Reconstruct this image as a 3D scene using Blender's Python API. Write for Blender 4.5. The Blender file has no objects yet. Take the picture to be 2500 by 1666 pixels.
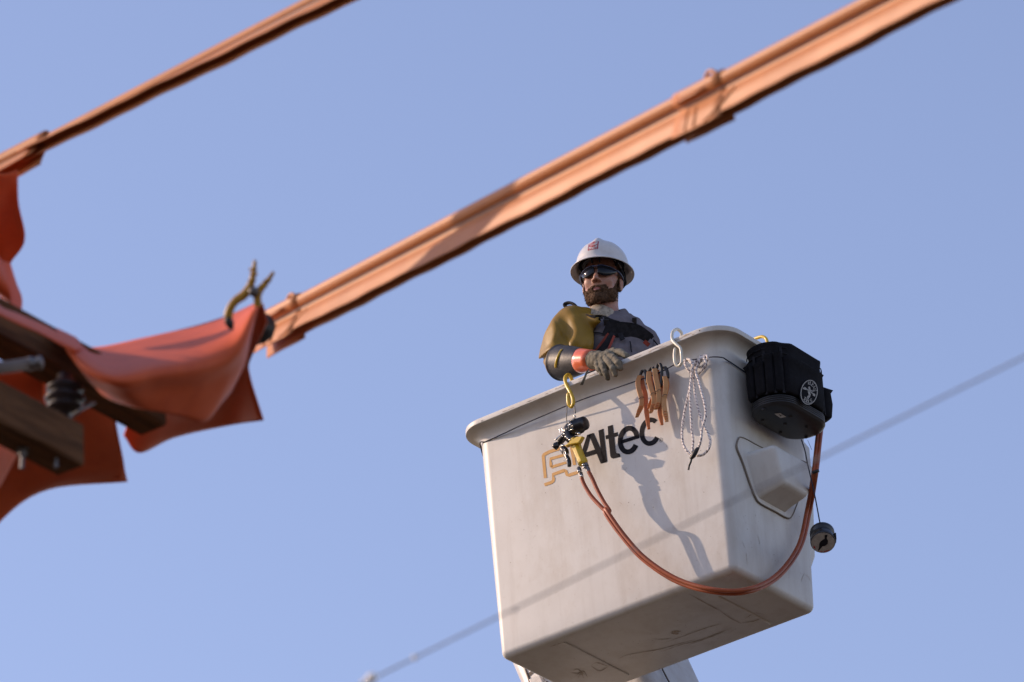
import bpy, math, random
import numpy as np
from mathutils import Vector, Matrix
from mathutils.geometry import tessellate_polygon
random.seed(4)
rng = np.random.default_rng(4)
SC = bpy.context.scene
COL = SC.collection

# ---------------------------------------------------------------- camera, light, exposure
# World axes follow the lift bucket: x along its long face, y away from the photographer, z up.
Z0 = 11.54                                   # height of the bucket's underside above the ground
R = np.array([[0.7857, 0.6163, -0.0533], [-0.3301, 0.3447, -0.8788], [-0.5232, 0.708, 0.4743]])
_u, _s, _v = np.linalg.svd(R); R = _u @ _v   # rows: image right, image down, view direction
T = np.array([.6009, 1.1992, 23.2503]); F = 13888.9
CAM = -R.T @ T
TOSUN = np.array([-.818, -.335, .466]); TOSUN /= np.linalg.norm(TOSUN)

cam_data = bpy.data.cameras.new('camera'); cam = bpy.data.objects.new('camera', cam_data); COL.objects.link(cam)
cam_data.sensor_width = 36; cam_data.lens = 200; cam_data.clip_end = 6000; cam_data.clip_start = .5
M = Matrix([[R[0, i], -R[1, i], -R[2, i]] for i in range(3)]).to_4x4()
M.translation = Vector(CAM)
cam.matrix_world = M
cam_data.dof.use_dof = True; cam_data.dof.focus_distance = 23.65; cam_data.dof.aperture_fstop = 5.6
SC.camera = cam

world = bpy.data.worlds.new('World'); SC.world = world; world.use_nodes = True
wn = world.node_tree.nodes; wl = world.node_tree.links
sky = wn.new('ShaderNodeTexSky'); sky.sky_type = 'NISHITA'; sky.sun_disc = False
sky.sun_elevation = math.asin(TOSUN[2]); sky.sun_rotation = math.atan2(TOSUN[0], TOSUN[1])
sky.air_density = 1.0; sky.dust_density = .5; sky.ozone_density = 1.6
bg = wn['Background']; bg.inputs['Strength'].default_value = .15
wb = wn.new('ShaderNodeMix'); wb.data_type = 'RGBA'; wb.blend_type = 'MULTIPLY'; wb.inputs['Factor'].default_value = 1
wb.inputs['B'].default_value = (1.25, 1.02, 1.04, 1)          # the photograph's white balance leans to magenta
wl.new(sky.outputs[0], wb.inputs['A']); wl.new(wb.outputs['Result'], bg.inputs['Color'])

sun_data = bpy.data.lights.new('sun', 'SUN'); sun = bpy.data.objects.new('sun', sun_data); COL.objects.link(sun)
sun_data.energy = 3.35; sun_data.angle = math.radians(.53); sun_data.color = (1, .74, .53)
sun.rotation_euler = Vector(TOSUN).to_track_quat('Z', 'Y').to_euler()
sun.location = (0, 0, 30)
SC.view_settings.view_transform = 'Standard'; SC.view_settings.look = 'None'
SC.view_settings.exposure = .46; SC.view_settings.gamma = 1
SC.cycles.use_denoising = True
SC.cycles.max_bounces = 8

# ---------------------------------------------------------------- where things stand
def ray(px, py): return R.T @ np.array([(px - 1250) / F, (py - 833) / F, 1.0])
def at(px, py, d=None, x=None, y=None, z=None):
    """a point of the place on the line of sight px,py at distance d or on a plane of constant x, y or z"""
    r = ray(px, py)
    if d is None:
        i, v = (0, x) if x is not None else (1, y) if y is not None else (2, z)
        d = (v - CAM[i]) / r[i]
    return CAM + d * r
def z5(a, b): return 1100 + a / 2.477, 1360 + b / 2.477
def z6(a, b): return 1280 + a / 4.9, 940 + b / 4.9
def z7(a, b): return 1500 + a / 5.227, 860 + b / 5.227
def z3(a, b): return 1540 + a / 4.356, 760 + b / 4.356
def z4(a, b): return 1700 + a / 3.408, 1020 + b / 3.408
def z2(a, b): return 1120 + a / 3.92, 760 + b / 3.92
def z8(a, b): return 1300 + a / 6.818, 720 + b / 6.818
def f23(a, b): return a * 1.0625, b * 1.0625

# ---------------------------------------------------------------- materials
def mat(name, col, rough=.5, metal=0, var=.12, scale=8, bump=.15, bscale=60, bdist=.002, coat=0, spec=.5,
        stain=None, stain_amt=.0, stain_scale=3, stretch=(1, 1, 1), trans=0, sss=0):
    m = bpy.data.materials.new(name); m.use_nodes = True
    nt = m.node_tree; N = nt.nodes; L = nt.links; b = N['Principled BSDF']
    tc = N.new('ShaderNodeTexCoord'); mp = N.new('ShaderNodeMapping'); mp.inputs['Scale'].default_value = stretch
    L.new(tc.outputs['Object'], mp.inputs['Vector'])
    n = N.new('ShaderNodeTexNoise'); n.inputs['Scale'].default_value = scale; n.inputs['Detail'].default_value = 6
    L.new(mp.outputs[0], n.inputs['Vector'])
    r = N.new('ShaderNodeValToRGB')
    c = Vector(col[:3])
    r.color_ramp.elements[0].position = .3; r.color_ramp.elements[1].position = .7
    r.color_ramp.elements[0].color = (*(c * (1 - var)), 1); r.color_ramp.elements[1].color = (*[min(1, v * (1 + var)) for v in c], 1)
    L.new(n.outputs['Fac'], r.inputs[0]); out = r.outputs[0]
    if stain:
        n2 = N.new('ShaderNodeTexNoise'); n2.inputs['Scale'].default_value = stain_scale; n2.inputs['Detail'].default_value = 9
        n2.inputs['Roughness'].default_value = .68
        L.new(mp.outputs[0], n2.inputs['Vector'])
        r2 = N.new('ShaderNodeValToRGB'); r2.color_ramp.elements[0].position = .5; r2.color_ramp.elements[1].position = .72
        r2.color_ramp.elements[1].color = (stain_amt,) * 3 + (1,)
        L.new(n2.outputs['Fac'], r2.inputs[0])
        mx = N.new('ShaderNodeMix'); mx.data_type = 'RGBA'
        L.new(r2.outputs[0], mx.inputs['Factor']); L.new(out, mx.inputs['A']); mx.inputs['B'].default_value = (*stain, 1)
        out = mx.outputs['Result']
    L.new(out, b.inputs['Base Color'])
    b.inputs['Roughness'].default_value = rough; b.inputs['Metallic'].default_value = metal
    b.inputs['Coat Weight'].default_value = coat; b.inputs['Specular IOR Level'].default_value = spec
    b.inputs['Subsurface Weight'].default_value = sss
    if sss: b.inputs['Subsurface Scale'].default_value = .01
    if trans: b.inputs['Transmission Weight'].default_value = trans
    if bump:
        n3 = N.new('ShaderNodeTexNoise'); n3.inputs['Scale'].default_value = bscale; n3.inputs['Detail'].default_value = 5
        L.new(mp.outputs[0], n3.inputs['Vector'])
        bp = N.new('ShaderNodeBump'); bp.inputs['Strength'].default_value = bump; bp.inputs['Distance'].default_value = bdist
        L.new(n3.outputs['Fac'], bp.inputs['Height']); L.new(bp.outputs[0], b.inputs['Normal'])
    m['out'] = 0
    return m

M_ = dict(
    ground=mat('ground_dirt', (.060, .038, .022), .95, var=.35, scale=.3, bump=.4, bscale=3, bdist=.05, stain=(.10, .12, .05), stain_amt=.8, stain_scale=.08),
    fibre=mat('bucket_gelcoat', (.595, .588, .560), .42, var=.04, scale=3.5, bump=.10, bscale=7, bdist=.006, coat=0, spec=.3, stain=(.40, .34, .27), stain_amt=.42, stain_scale=5, stretch=(1, 1, .55)),
    fibre_in=mat('bucket_liner', (.6, .58, .54), .5),
    steel_w=mat('boom_white_paint', (.54, .53, .51), .4, var=.06, scale=5, bump=.1, stain=(.35, .27, .18), stain_amt=.45, stain_scale=9),
    dark=mat('black_rubber', (.016, .016, .018), .5, var=.3, scale=30, bump=.3, bscale=90),
    blackpl=mat('black_plastic', (.012, .012, .014), .3, var=.3, scale=30, bump=.2),
    yellow=mat('yellow_coating', (.62, .42, .02), .35, var=.12, scale=40, bump=.2, stain=(.25, .17, .05), stain_amt=.5, stain_scale=40, coat=.2),
    whitehook=mat('pale_coating', (.62, .61, .52), .35, var=.1, scale=40, bump=.2, coat=.3),
    olive=mat('olive_rubber', (.235, .14, .016), .5, var=.12, scale=9, bump=.25, bscale=14, bdist=.006, spec=.3),
    glove_o=mat('orange_rubber', (.66, .13, .045), .28, var=.1, scale=20, bump=.15, coat=.4),
    leather=mat('worn_leather', (.17, .155, .12), .8, spec=.12, var=.4, scale=38, bump=.9, bscale=55, bdist=.006, stain=(.05, .045, .04), stain_amt=.8, stain_scale=22),
    shirt=mat('grey_shirt', (.145, .13, .145), .9, spec=.12, var=.15, scale=25, bump=.7, bscale=22, bdist=.01, stain=(.12, .10, .10), stain_amt=.5, stain_scale=16),
    camo=mat('camouflage_collar', (.36, .31, .24), .9, spec=.12, var=.3, scale=55, bump=.5, stain=(.07, .055, .05), stain_amt=.95, stain_scale=60),
    trousers=mat('dark_trousers', (.06, .07, .09), .9, spec=.12),
    web=mat('harness_webbing', (.018, .018, .022), .8, spec=.12, var=.4, scale=60, bump=.6, bscale=200),
    webred=mat('red_webbing', (.24, .035, .02), .75, var=.3, scale=60, bump=.6, bscale=200),
    gaunt=mat('scuffed_black_rubber', (.022, .022, .024), .5, var=.3, scale=30, bump=.4, bscale=60, stain=(.14, .13, .125), stain_amt=.55, stain_scale=14, stretch=(1, 2.5, 1)),
    skin=mat('skin', (.37, .185, .13), .5, var=.16, scale=22, bump=.25, bscale=140, sss=.12, stain=(.28, .09, .065), stain_amt=.6, stain_scale=18),
    lip=mat('lips', (.34, .12, .10), .5),
    beard=mat('brown_beard', (.082, .045, .026), .8, spec=.12, var=.5, scale=90, bump=1, bscale=230, bdist=.006, stain=(.20, .125, .075), stain_amt=.7, stain_scale=80),
    helmet=mat('helmet_white', (.58, .565, .55), .28, var=.05, scale=20, bump=.05, coat=.3, stain=(.42, .38, .33), stain_amt=.35, stain_scale=30),
    red=mat('decal_red', (.36, .015, .035), .5, bump=0),
    lens=mat('smoked_lens', (.008, .009, .013), .07, var=.1, bump=0, spec=.22),
    navy=mat('navy_frame', (.01, .02, .07), .25, var=.1, bump=0, coat=.3),
    ink=mat('decal_black', (.013, .013, .018), .75, var=.3, scale=60, bump=0, spec=.08, stain=(.03, .03, .035), stain_amt=.6, stain_scale=30),
    gold=mat('decal_gold', (.50, .24, .022), .5, var=.08, scale=60, bump=0, stain=(.45, .33, .17), stain_amt=.4, stain_scale=60),
    white=mat('print_white', (.62, .6, .56), .6, var=.15, scale=300, bump=.1),
    cord=mat('dark_cord', (.012, .013, .03), .8, bump=.5, bscale=400),
    chrome=mat('bright_steel', (.62, .62, .6), .22, metal=1, bump=.1),
    oldsteel=mat('galvanised_steel', (.16, .15, .15), .5, spec=.12, metal=.7, var=.3, scale=30, bump=.3),
    hose=mat('orange_hose', (.30, .075, .03), .42, var=.15, scale=25, bump=.1, spec=.3, stain=(.20, .08, .04), stain_amt=.5, stain_scale=18),
    hosered=mat('red_hose', (.40, .08, .06), .38, var=.15, scale=25, bump=.1, coat=.2),
    pinw=mat('tan_clamp_wood', (.50, .26, .10), .55, var=.14, scale=40, bump=.3, stain=(.34, .12, .04), stain_amt=.6, stain_scale=40),
    pino=mat('orange_clamp_resin', (.56, .17, .04), .4, var=.25, scale=50, bump=.3, stain=(.22, .07, .02), stain_amt=.6, stain_scale=50),
    bag=mat('black_canvas', (.0065, .0065, .009), .85, var=.3, scale=40, bump=.8, bscale=160, bdist=.002, spec=.15),
    bagbase=mat('moulded_rubber_base', (.016, .018, .023), .4, var=.2, scale=20, bump=.2),
    guard=mat('orange_line_guard', (.48, .20, .078), .47, var=.06, scale=4, bump=.15, bscale=8, spec=.26, stain=(.36, .14, .055), stain_amt=.6, stain_scale=6),
    blanket=mat('orange_rubber_blanket', (.60, .118, .044), .5, var=.07, scale=5, bump=.2, bscale=9, bdist=.006, spec=.14, stain=(.52, .12, .06), stain_amt=.6, stain_scale=6),
    pinyel=mat('yellow_blanket_pin', (.42, .22, .02), .45, var=.2, scale=40, bump=.2),
    wood=mat('weathered_timber', (.115, .055, .026), .9, spec=.12, var=.4, scale=7, bump=.8, bscale=18, bdist=.01, stain=(.03, .024, .02), stain_amt=.8, stain_scale=9, stretch=(6, .6, 6)),
    porcelain=mat('shaded_porcelain', (.022, .016, .018), .45, spec=.12, var=.2, bump=.1, coat=.2),  # base colour darkened for the shadow of the timber and blanket above
    rodgrey=mat('grey_fibreglass_rod', (.13, .105, .09), .5, spec=.12, var=.15, bump=.1),
    wire=mat('aluminium_wire', (.22, .22, .23), .5, metal=.3, bump=.1),
    bead=mat('glint_white', (.9, .88, .85), .12, bump=0, coat=.6),  # near-white, stands in for sun glints on the wire
    seam=mat('dark_gap', (.10, .08, .065), .8),
)
def rope_mat():
    m = bpy.data.materials.new('braided_rope'); m.use_nodes = True
    N = m.node_tree.nodes; L = m.node_tree.links; b = N['Principled BSDF']
    uv = N.new('ShaderNodeUVMap'); 
    w = N.new('ShaderNodeTexWave'); w.wave_type = 'BANDS'; w.bands_direction = 'DIAGONAL'
    w.inputs['Scale'].default_value = .38; w.inputs['Distortion'].default_value = 5; w.inputs['Detail Scale'].default_value = 3
    L.new(uv.outputs[0], w.inputs['Vector'])
    r = N.new('ShaderNodeValToRGB'); r.color_ramp.interpolation = 'EASE'
    e = r.color_ramp.elements; e[0].position = .05; e[0].color = (.14, .11, .13, 1); e[1].position = .22; e[1].color = (.80, .74, .70, 1)
    L.new(w.outputs['Fac'], r.inputs[0]); L.new(r.outputs[0], b.inputs['Base Color']); b.inputs['Roughness'].default_value = .85
    bp = N.new('ShaderNodeBump'); bp.inputs['Strength'].default_value = .7; bp.inputs['Distance'].default_value = .002
    L.new(w.outputs['Fac'], bp.inputs['Height']); L.new(bp.outputs[0], b.inputs['Normal'])
    return m
M_['rope'] = rope_mat()
def weather(m, dirt, amt):
    N = m.node_tree.nodes; L = m.node_tree.links; b = N['Principled BSDF']; src = b.inputs['Base Color'].links[0].from_socket
    tc = N.new('ShaderNodeTexCoord'); cur = src
    for sc, st, lo, hi, k in ((11, (1.3, 1.3, .10), .50, .78, amt), (70, (1, 1, 1), .62, .74, amt * 1.2), (2.2, (1, 1, 1), .42, .75, amt * .9)):
        mp = N.new('ShaderNodeMapping'); mp.inputs['Scale'].default_value = st; L.new(tc.outputs['Object'], mp.inputs['Vector'])
        n = N.new('ShaderNodeTexNoise'); n.inputs['Scale'].default_value = sc; n.inputs['Detail'].default_value = 8; n.inputs['Roughness'].default_value = .62; L.new(mp.outputs[0], n.inputs['Vector'])
        r = N.new('ShaderNodeMapRange'); r.inputs['From Min'].default_value = lo; r.inputs['From Max'].default_value = hi; r.inputs['To Max'].default_value = k; L.new(n.outputs['Fac'], r.inputs['Value'])
        mx = N.new('ShaderNodeMix'); mx.data_type = 'RGBA'; L.new(r.outputs[0], mx.inputs['Factor']); L.new(cur, mx.inputs['A']); mx.inputs['B'].default_value = (*dirt, 1); cur = mx.outputs['Result']
    L.new(cur, b.inputs['Base Color'])
weather(M_['fibre'], (.30, .25, .20), .30); weather(M_['steel_w'], (.28, .22, .16), .35)
weather(M_['blanket'], (.30, .045, .03), .35); weather(M_['guard'], (.40, .14, .06), .30); weather(M_['olive'], (.14, .085, .02), .30)

# ---------------------------------------------------------------- object helpers
def thing(name, label, cat, loc, group=None):
    o = bpy.data.objects.new(name, None); COL.objects.link(o); o.location = Vector(loc); o.empty_display_size = .1
    o['label'] = label; o['category'] = cat
    if group: o['group'] = group
    return o
def root_loc(p):
    while p.parent: p = p.parent
    return np.array(p.location)
def mk(name, V, Fc, m, parent=None, smooth=True, uvs=None, label=None, solid=0, bevel=0, sub=0, mats=None, fmat=None):
    V = np.asarray(V, float).reshape(-1, 3)
    if parent is not None: V = V - root_loc(parent)
    me = bpy.data.meshes.new(name); me.from_pydata([tuple(v) for v in V], [], [list(map(int, f)) for f in Fc]); 
    for mm in (mats or [m]): me.materials.append(mm)
    if fmat is not None: me.polygons.foreach_set('material_index', fmat)
    if smooth: me.polygons.foreach_set('use_smooth', [True] * len(me.polygons))
    if uvs is not None:
        ul = me.uv_layers.new(name='UVMap'); vi = np.zeros(len(me.loops), int); me.loops.foreach_get('vertex_index', vi)
        ul.data.foreach_set('uv', np.asarray(uvs)[vi].ravel())
    me.update()
    o = bpy.data.objects.new(name, me); COL.objects.link(o)
    if parent is not None: o.parent = parent
    if label: o['label'] = label
    if solid:
        md = o.modifiers.new('thickness', 'SOLIDIFY'); md.thickness = solid; md.offset = 0
    if bevel:
        md = o.modifiers.new('edges', 'BEVEL'); md.width = bevel; md.segments = 2; md.limit_method = 'ANGLE'
    if sub:
        md = o.modifiers.new('round', 'SUBSURF'); md.levels = sub; md.render_levels = sub
    return o
class MB:
    def __init__(s): s.v = []; s.f = []; s.n = 0
    def add(s, V, Fc):
        V = np.asarray(V, float).reshape(-1, 3); s.v.append(V); s.f += [[i + s.n for i in f] for f in Fc]; s.n += len(V); return s
    def mk(s, name, m, parent=None, **k): return mk(name, np.concatenate(s.v), s.f, m, parent, **k)
def catmull(P, n=8):
    P = np.asarray(P, float)
    if len(P) < 3: return P
    Q = np.vstack([2 * P[0] - P[1], P, 2 * P[-1] - P[-2]]); out = []
    for i in range(1, len(Q) - 2):
        a, b, c, d = Q[i - 1], Q[i], Q[i + 1], Q[i + 2]
        for k in range(n):
            t = k / n
            out.append(.5 * ((2 * b) + (c - a) * t + (2 * a - 5 * b + 4 * c - d) * t * t + (3 * b - a - 3 * c + d) * t ** 3))
    out.append(P[-1]); return np.array(out)
def tube3(P, r, seg=12, cap=True, flat=1.0, ref=None):
    P = np.asarray(P, float); n = len(P); r = np.broadcast_to(r, (n,)).astype(float)
    t = np.gradient(P, axis=0); t /= np.linalg.norm(t, axis=1)[:, None] + 1e-12
    up = np.array(ref if ref is not None else [.1, .2, 1.]); u = up - t[0] * up.dot(t[0])
    if np.linalg.norm(u) < 1e-3: u = np.cross(t[0], [1, 0, 0])
    u /= np.linalg.norm(u); V = []; UV = []; s = 0
    for i in range(n):
        u = u - t[i] * u.dot(t[i]); u /= np.linalg.norm(u); w = np.cross(t[i], u)
        if i: s += np.linalg.norm(P[i] - P[i - 1])
        for k in range(seg):
            a = 2 * math.pi * k / seg
            V.append(P[i] + r[i] * (math.cos(a) * u + math.sin(a) * w * flat)); UV.append((s / .01, k / seg * 2))
    Fc = [[i * seg + k, i * seg + (k + 1) % seg, (i + 1) * seg + (k + 1) % seg, (i + 1) * seg + k] for i in range(n - 1) for k in range(seg)]
    if cap: Fc += [list(range(seg))[::-1], [(n - 1) * seg + k for k in range(seg)]]
    return np.array(V), Fc, UV
def tube_vf(*a, **k): return tube3(*a, **k)[:2]
def tube(name, P, r, m, parent=None, seg=12, smooth_path=8, **k):
    P = np.asarray(P, float)
    if smooth_path and len(P) > 2:
        if np.ndim(r): r = catmull(np.array([[x, 0, 0] for x in r]), smooth_path)[:, 0]
        P = catmull(P, smooth_path)
    kk = {a: k.pop(a) for a in ('cap', 'flat', 'ref') if a in k}
    V, Fc, UV = tube3(P, r, seg, **kk)
    return mk(name, V, Fc, m, parent, uvs=UV, **k)
def lathe_vf(A, axis, prof, seg=32, closed=True):
    """prof: (distance along axis, radius) pairs"""
    A = np.asarray(A, float); ax = np.array(axis, float); ax /= np.linalg.norm(ax)
    u = np.cross(ax, [0, 0, 1.]); 
    if np.linalg.norm(u) < 1e-3: u = np.array([1., 0, 0])
    u /= np.linalg.norm(u); w = np.cross(ax, u); V = []
    for h, r in prof:
        for k in range(seg):
            a = 2 * math.pi * k / seg; V.append(A + ax * h + max(r, 1e-4) * (math.cos(a) * u + math.sin(a) * w))
    n = len(prof)
    Fc = [[i * seg + k, i * seg + (k + 1) % seg, (i + 1) * seg + (k + 1) % seg, (i + 1) * seg + k] for i in range(n - 1) for k in range(seg)]
    if closed: Fc += [list(range(seg))[::-1], [(n - 1) * seg + k for k in range(seg)]]
    return np.array(V), Fc
def box_vf(c, ax, ay, az):
    """centre and three half-extent vectors"""
    c, ax, ay, az = map(lambda q: np.asarray(q, float), (c, ax, ay, az))
    V = [c + i * ax + j * ay + k * az for i in (-1, 1) for j in (-1, 1) for k in (-1, 1)]
    return V, [[0, 1, 3, 2], [4, 6, 7, 5], [0, 4, 5, 1], [2, 3, 7, 6], [0, 2, 6, 4], [1, 5, 7, 3]]
def strip_vf(P, w, side, thick, nrm):
    """a flat bar swept along P, half-width w along side, thickness along nrm"""
    P = np.asarray(P, float); n = len(P); w = np.broadcast_to(w, (n,)); V = []
    side = np.broadcast_to(np.asarray(side, float), (n, 3)); nrm = np.broadcast_to(np.asarray(nrm, float), (n, 3))
    for i in range(n):
        for a, b in ((-1, -1), (1, -1), (1, 1), (-1, 1)): V.append(P[i] + side[i] * w[i] * a + nrm[i] * thick * .5 * b)
    Fc = [[i * 4 + k, i * 4 + (k + 1) % 4, (i + 1) * 4 + (k + 1) % 4, (i + 1) * 4 + k] for i in range(n - 1) for k in range(4)]
    Fc += [[3, 2, 1, 0], [(n - 1) * 4 + k for k in range(4)]]
    return np.array(V), Fc
def grid_vf(G, nu=8, nv=8):
    """smooth sheet through a grid of control points"""
    G = np.asarray(G, float)
    A = np.array([catmull(r, nu) for r in G]); A = np.array([catmull(A[:, j], nv) for j in range(A.shape[1])]).transpose(1, 0, 2)
    a, b = A.shape[:2]
    return A.reshape(-1, 3), [[i * b + j, i * b + j + 1, (i + 1) * b + j + 1, (i + 1) * b + j] for i in range(a - 1) for j in range(b - 1)]
def poly_vf(pts2, surf, holes=()):
    """flat print: outline (and holes) in 2-D, laid on a surface by surf(a, b)"""
    rings = [[Vector((a, b, 0)) for a, b in pts2]] + [[Vector((a, b, 0)) for a, b in h] for h in holes]
    tris = tessellate_polygon(rings); flat = [p for r_ in rings for p in r_]
    return [surf(p.x, p.y) for p in flat], [list(t) for t in tris]
IMR, IMD, VIEW = R[0], R[1], R[2]
TOCAM = -VIEW

# ---------------------------------------------------------------- signed-distance bodies (people)
def vnoise(P, s, seed=0):
    """smooth value noise, array in, array out"""
    Q = P / s + seed * 17.31; i = np.floor(Q).astype(np.int64); f = Q - i; f = f * f * (3 - 2 * f); o = 0
    def h(a, b, c):
        k = (a * 374761393 + b * 668265263 + c * 2147483647 + seed * 97) & 0xffffffff
        k = ((k ^ (k >> 13)) * 1274126177) & 0xffffffff
        return ((k ^ (k >> 16)) & 0xffff) / 32767.5 - 1
    for a in (0, 1):
        for b in (0, 1):
            for c in (0, 1):
                w = (f[..., 0] if a else 1 - f[..., 0]) * (f[..., 1] if b else 1 - f[..., 1]) * (f[..., 2] if c else 1 - f[..., 2])
                o = o + w * h(i[..., 0] + a, i[..., 1] + b, i[..., 2] + c)
    return o
def smin(a, b, k):
    h = np.clip(.5 + .5 * (b - a) / k, 0, 1); return b * (1 - h) + a * h - k * h * (1 - h)
def cap_(P, a, b, ra, rb):
    a = np.asarray(a, float); b = np.asarray(b, float); d = b - a; t = np.clip(((P - a) @ d) / d.dot(d), 0, 1)
    return np.linalg.norm(P - a - t[..., None] * d, axis=-1) - (ra + (rb - ra) * t)
def ell(P, c, r, B=None):
    Q = P - np.asarray(c, float)
    if B is not None: Q = Q @ np.asarray(B).T
    r = np.asarray(r, float); k0 = np.linalg.norm(Q / r, axis=-1); k1 = np.linalg.norm(Q / (r * r), axis=-1) + 1e-9
    return k0 * (k0 - 1) / k1
def nets(f, xs, ys, zs):
    """naive surface nets on a (possibly uneven) grid"""
    X = np.stack(np.meshgrid(xs, ys, zs, indexing='ij'), -1); D = f(X)
    nx, ny, nz = D.shape; S = D < 0
    c = [(i, j, k) for i in (0, 1) for j in (0, 1) for k in (0, 1)]
    sl = lambda A, o: A[o[0]:nx - 1 + o[0], o[1]:ny - 1 + o[1], o[2]:nz - 1 + o[2]]
    cnt = sum(sl(S, o).astype(np.int8) for o in c); act = (cnt > 0) & (cnt < 8)
    idx = -np.ones(act.shape, int); ii = np.argwhere(act); idx[act] = np.arange(len(ii))
    acc = np.zeros((len(ii), 3)); num = np.zeros(len(ii))
    for a in c:
        for b in c:
            if sum(b) - sum(a) == 1 and all(q >= p for p, q in zip(a, b)):
                ia = ii + a; ib = ii + b; da = D[tuple(ia.T)]; db = D[tuple(ib.T)]; m = (da < 0) != (db < 0)
                t = np.where(m, da / (da - db + 1e-12), 0)[:, None]
                p = X[tuple(ia.T)] * (1 - t) + X[tuple(ib.T)] * t
                acc[m] += p[m]; num += m
    V = acc / num[:, None]; Fc = []
    for ax in range(3):
        o = [0, 0, 0]; o[ax] = 1
        A = S[:nx - o[0], :ny - o[1], :nz - o[2]]; B = S[o[0]:, o[1]:, o[2]:]; e = np.argwhere(A != B)
        u, w = [(1, 2), (2, 0), (0, 1)][ax]; e = e[(e[:, u] > 0) & (e[:, w] > 0)]
        lim = np.array(act.shape); e = e[(e < lim).all(1)]
        q = []
        for du, dw in ((1, 1), (0, 1), (0, 0), (1, 0)):
            k = e.copy(); k[:, u] -= du; k[:, w] -= dw; q.append(idx[tuple(k.T)])
        q = np.stack(q, 1); flip = ~S[tuple(e.T)]; q[flip] = q[flip][:, ::-1]; Fc.append(q[(q >= 0).all(1)])
    return V, np.concatenate(Fc)
def spaced(a, b, h): return np.arange(a, b + h, h)

# ================================================================ GROUND
gv = [(-3000, -3000, -Z0), (3000, -3000, -Z0), (3000, 3000, -Z0), (-3000, 3000, -Z0)]
g = mk('ground', gv, [[0, 1, 2, 3]], M_['ground'], smooth=False); g['kind'] = 'structure'

# ================================================================ LIFT BUCKET
def face_y(z): return -.275 - .029 * min(max(z, 0), .985) / .985
def side_x(z): return .5845 + .0285 * min(max(z, 0), .985) / .985
def plane_hit(px, py, which, off=0):
    r = ray(px, py)
    if which == 'front': n = np.array([0, 1, .0294]); c = -.275 - off     # y + .0294 z = -.275
    elif which == 'side': n = np.array([1, 0, -.0289]); c = .5845 + off
    elif which == 'bottom': n = np.array([0, 0, 1.]); c = -off
    s = (c - n.dot(CAM)) / n.dot(r); return CAM + s * r
def front(px, py, off=0): return plane_hit(px, py, 'front', off)
def side(px, py, off=0): return plane_hit(px, py, 'side', off)
def ring(z, x0, x1, y0, y1, r, n=10):
    out = []
    for cx, cy, a0 in ((x1 - r, y1 - r, 0), (x0 + r, y1 - r, 90), (x0 + r, y0 + r, 180), (x1 - r, y0 + r, 270)):
        for k in range(n + 1):
            a = math.radians(a0 + 90 * k / n); out.append((cx + r * math.cos(a), cy + r * math.sin(a), z))
    return out
def loft(rings, cap0=True, cap1=False):
    n = len(rings[0]); V = [p for r_ in rings for p in r_]
    Fc = [[i * n + k, i * n + (k + 1) % n, (i + 1) * n + (k + 1) % n, (i + 1) * n + k] for i in range(len(rings) - 1) for k in range(n)]
    if cap0: Fc.append(list(range(n))[::-1])
    if cap1: Fc.append([(len(rings) - 1) * n + k for k in range(n)])
    return V, Fc
def body_at(z):
    t = min(max(z, 0), .985) / .985
    return (-.615 - .040 * t, .5845 + .0285 * t, -.275 - .029 * t, .295 + .029 * t, .034 + .036 * t)
def brng(z, o, dr=0):
    x0, x1, y0, y1, r = body_at(z); return ring(z, x0 - o, x1 + o, y0 - o, y1 + o, max(r + o + dr, .006))
bk = thing('lift_bucket', 'white fibreglass lift bucket with a curled rim and black lettering', 'lift bucket', (0, 0, 0))
rings = []
RB = .030
for k in range(0, 7):
    a = math.radians(90 * k / 6); o = -RB + RB * math.sin(a); z = RB - RB * math.cos(a)
    x0, x1, y0, y1, r = body_at(z); rings.append(ring(z, x0 - o, x1 + o, y0 - o, y1 + o, max(r + o, .012)))
for z in (.1, .25, .4, .55, .7, .85, .94): rings.append(brng(z, 0))
zf = .985
for k in range(0, 9):
    a = math.radians(90 * k / 8); o = .060 * (1 - math.cos(a)); z = zf + .058 * math.sin(a)
    rings.append(brng(z, o)) if k < 0 else rings.append([(x, y, z) for x, y, _ in brng(zf, o)])
for dz, o in ((.0583, .0605), (.0584, .0640), (.0590, .0652), (.0605, .0657), (.078, .0657), (.0815, .0648), (.0835, .061), (.0845, .055), (.0845, .02), (.079, -.004), (.055, -.012)):
    rings.append([(x, y, zf + dz) for x, y, _ in brng(zf, o)])
for z in (.9, .6, .3, .03): rings.append(brng(z, -.014))
# the rim's edge wanders a little, as laid-up fibreglass does
V, Fc = loft(rings, True, True)
V = np.array(V)
top = V[:, 2] > .98
V[top, 2] += .0022 * np.sin(V[top, 0] * 9 + 1) + .0018 * np.sin(V[top, 1] * 17)
shell = mk('shell', V, Fc, M_['fibre'], bk)
# moulded-in step housing on the short side: a sunk joint round a plate, and the hollow step that stands out of it
def side_poly(pts): return [side(*z4(*p)) for p in pts]
outl = [(352, 165), (334, 200), (330, 260), (375, 370), (440, 560), (480, 660), (520, 715), (640, 780), (750, 838), (790, 815), (840, 690), (885, 560), (905, 420), (890, 370), (700, 330), (520, 245), (400, 180)]
P = catmull([side(*z4(*p), off=.0005) for p in outl + outl[:1]], 5)
PJ = np.array([p + np.array([.0045, 0, 0]) for p in P])
tube('plate_joint', PJ, .0056, mat('joint_shade', (.20, .17, .14), .8), bk, seg=6, smooth_path=0, flat=.5, ref=(1, 0, 0))
Vp, Fp = poly_vf([(p[1], p[2]) for p in P[:-1]], lambda y, z: np.array([.5845 + .0289 * z + .0035, y, z]))
mk('step_plate', Vp, Fp, M_['fibre'], bk, smooth=False, solid=.005)
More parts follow.
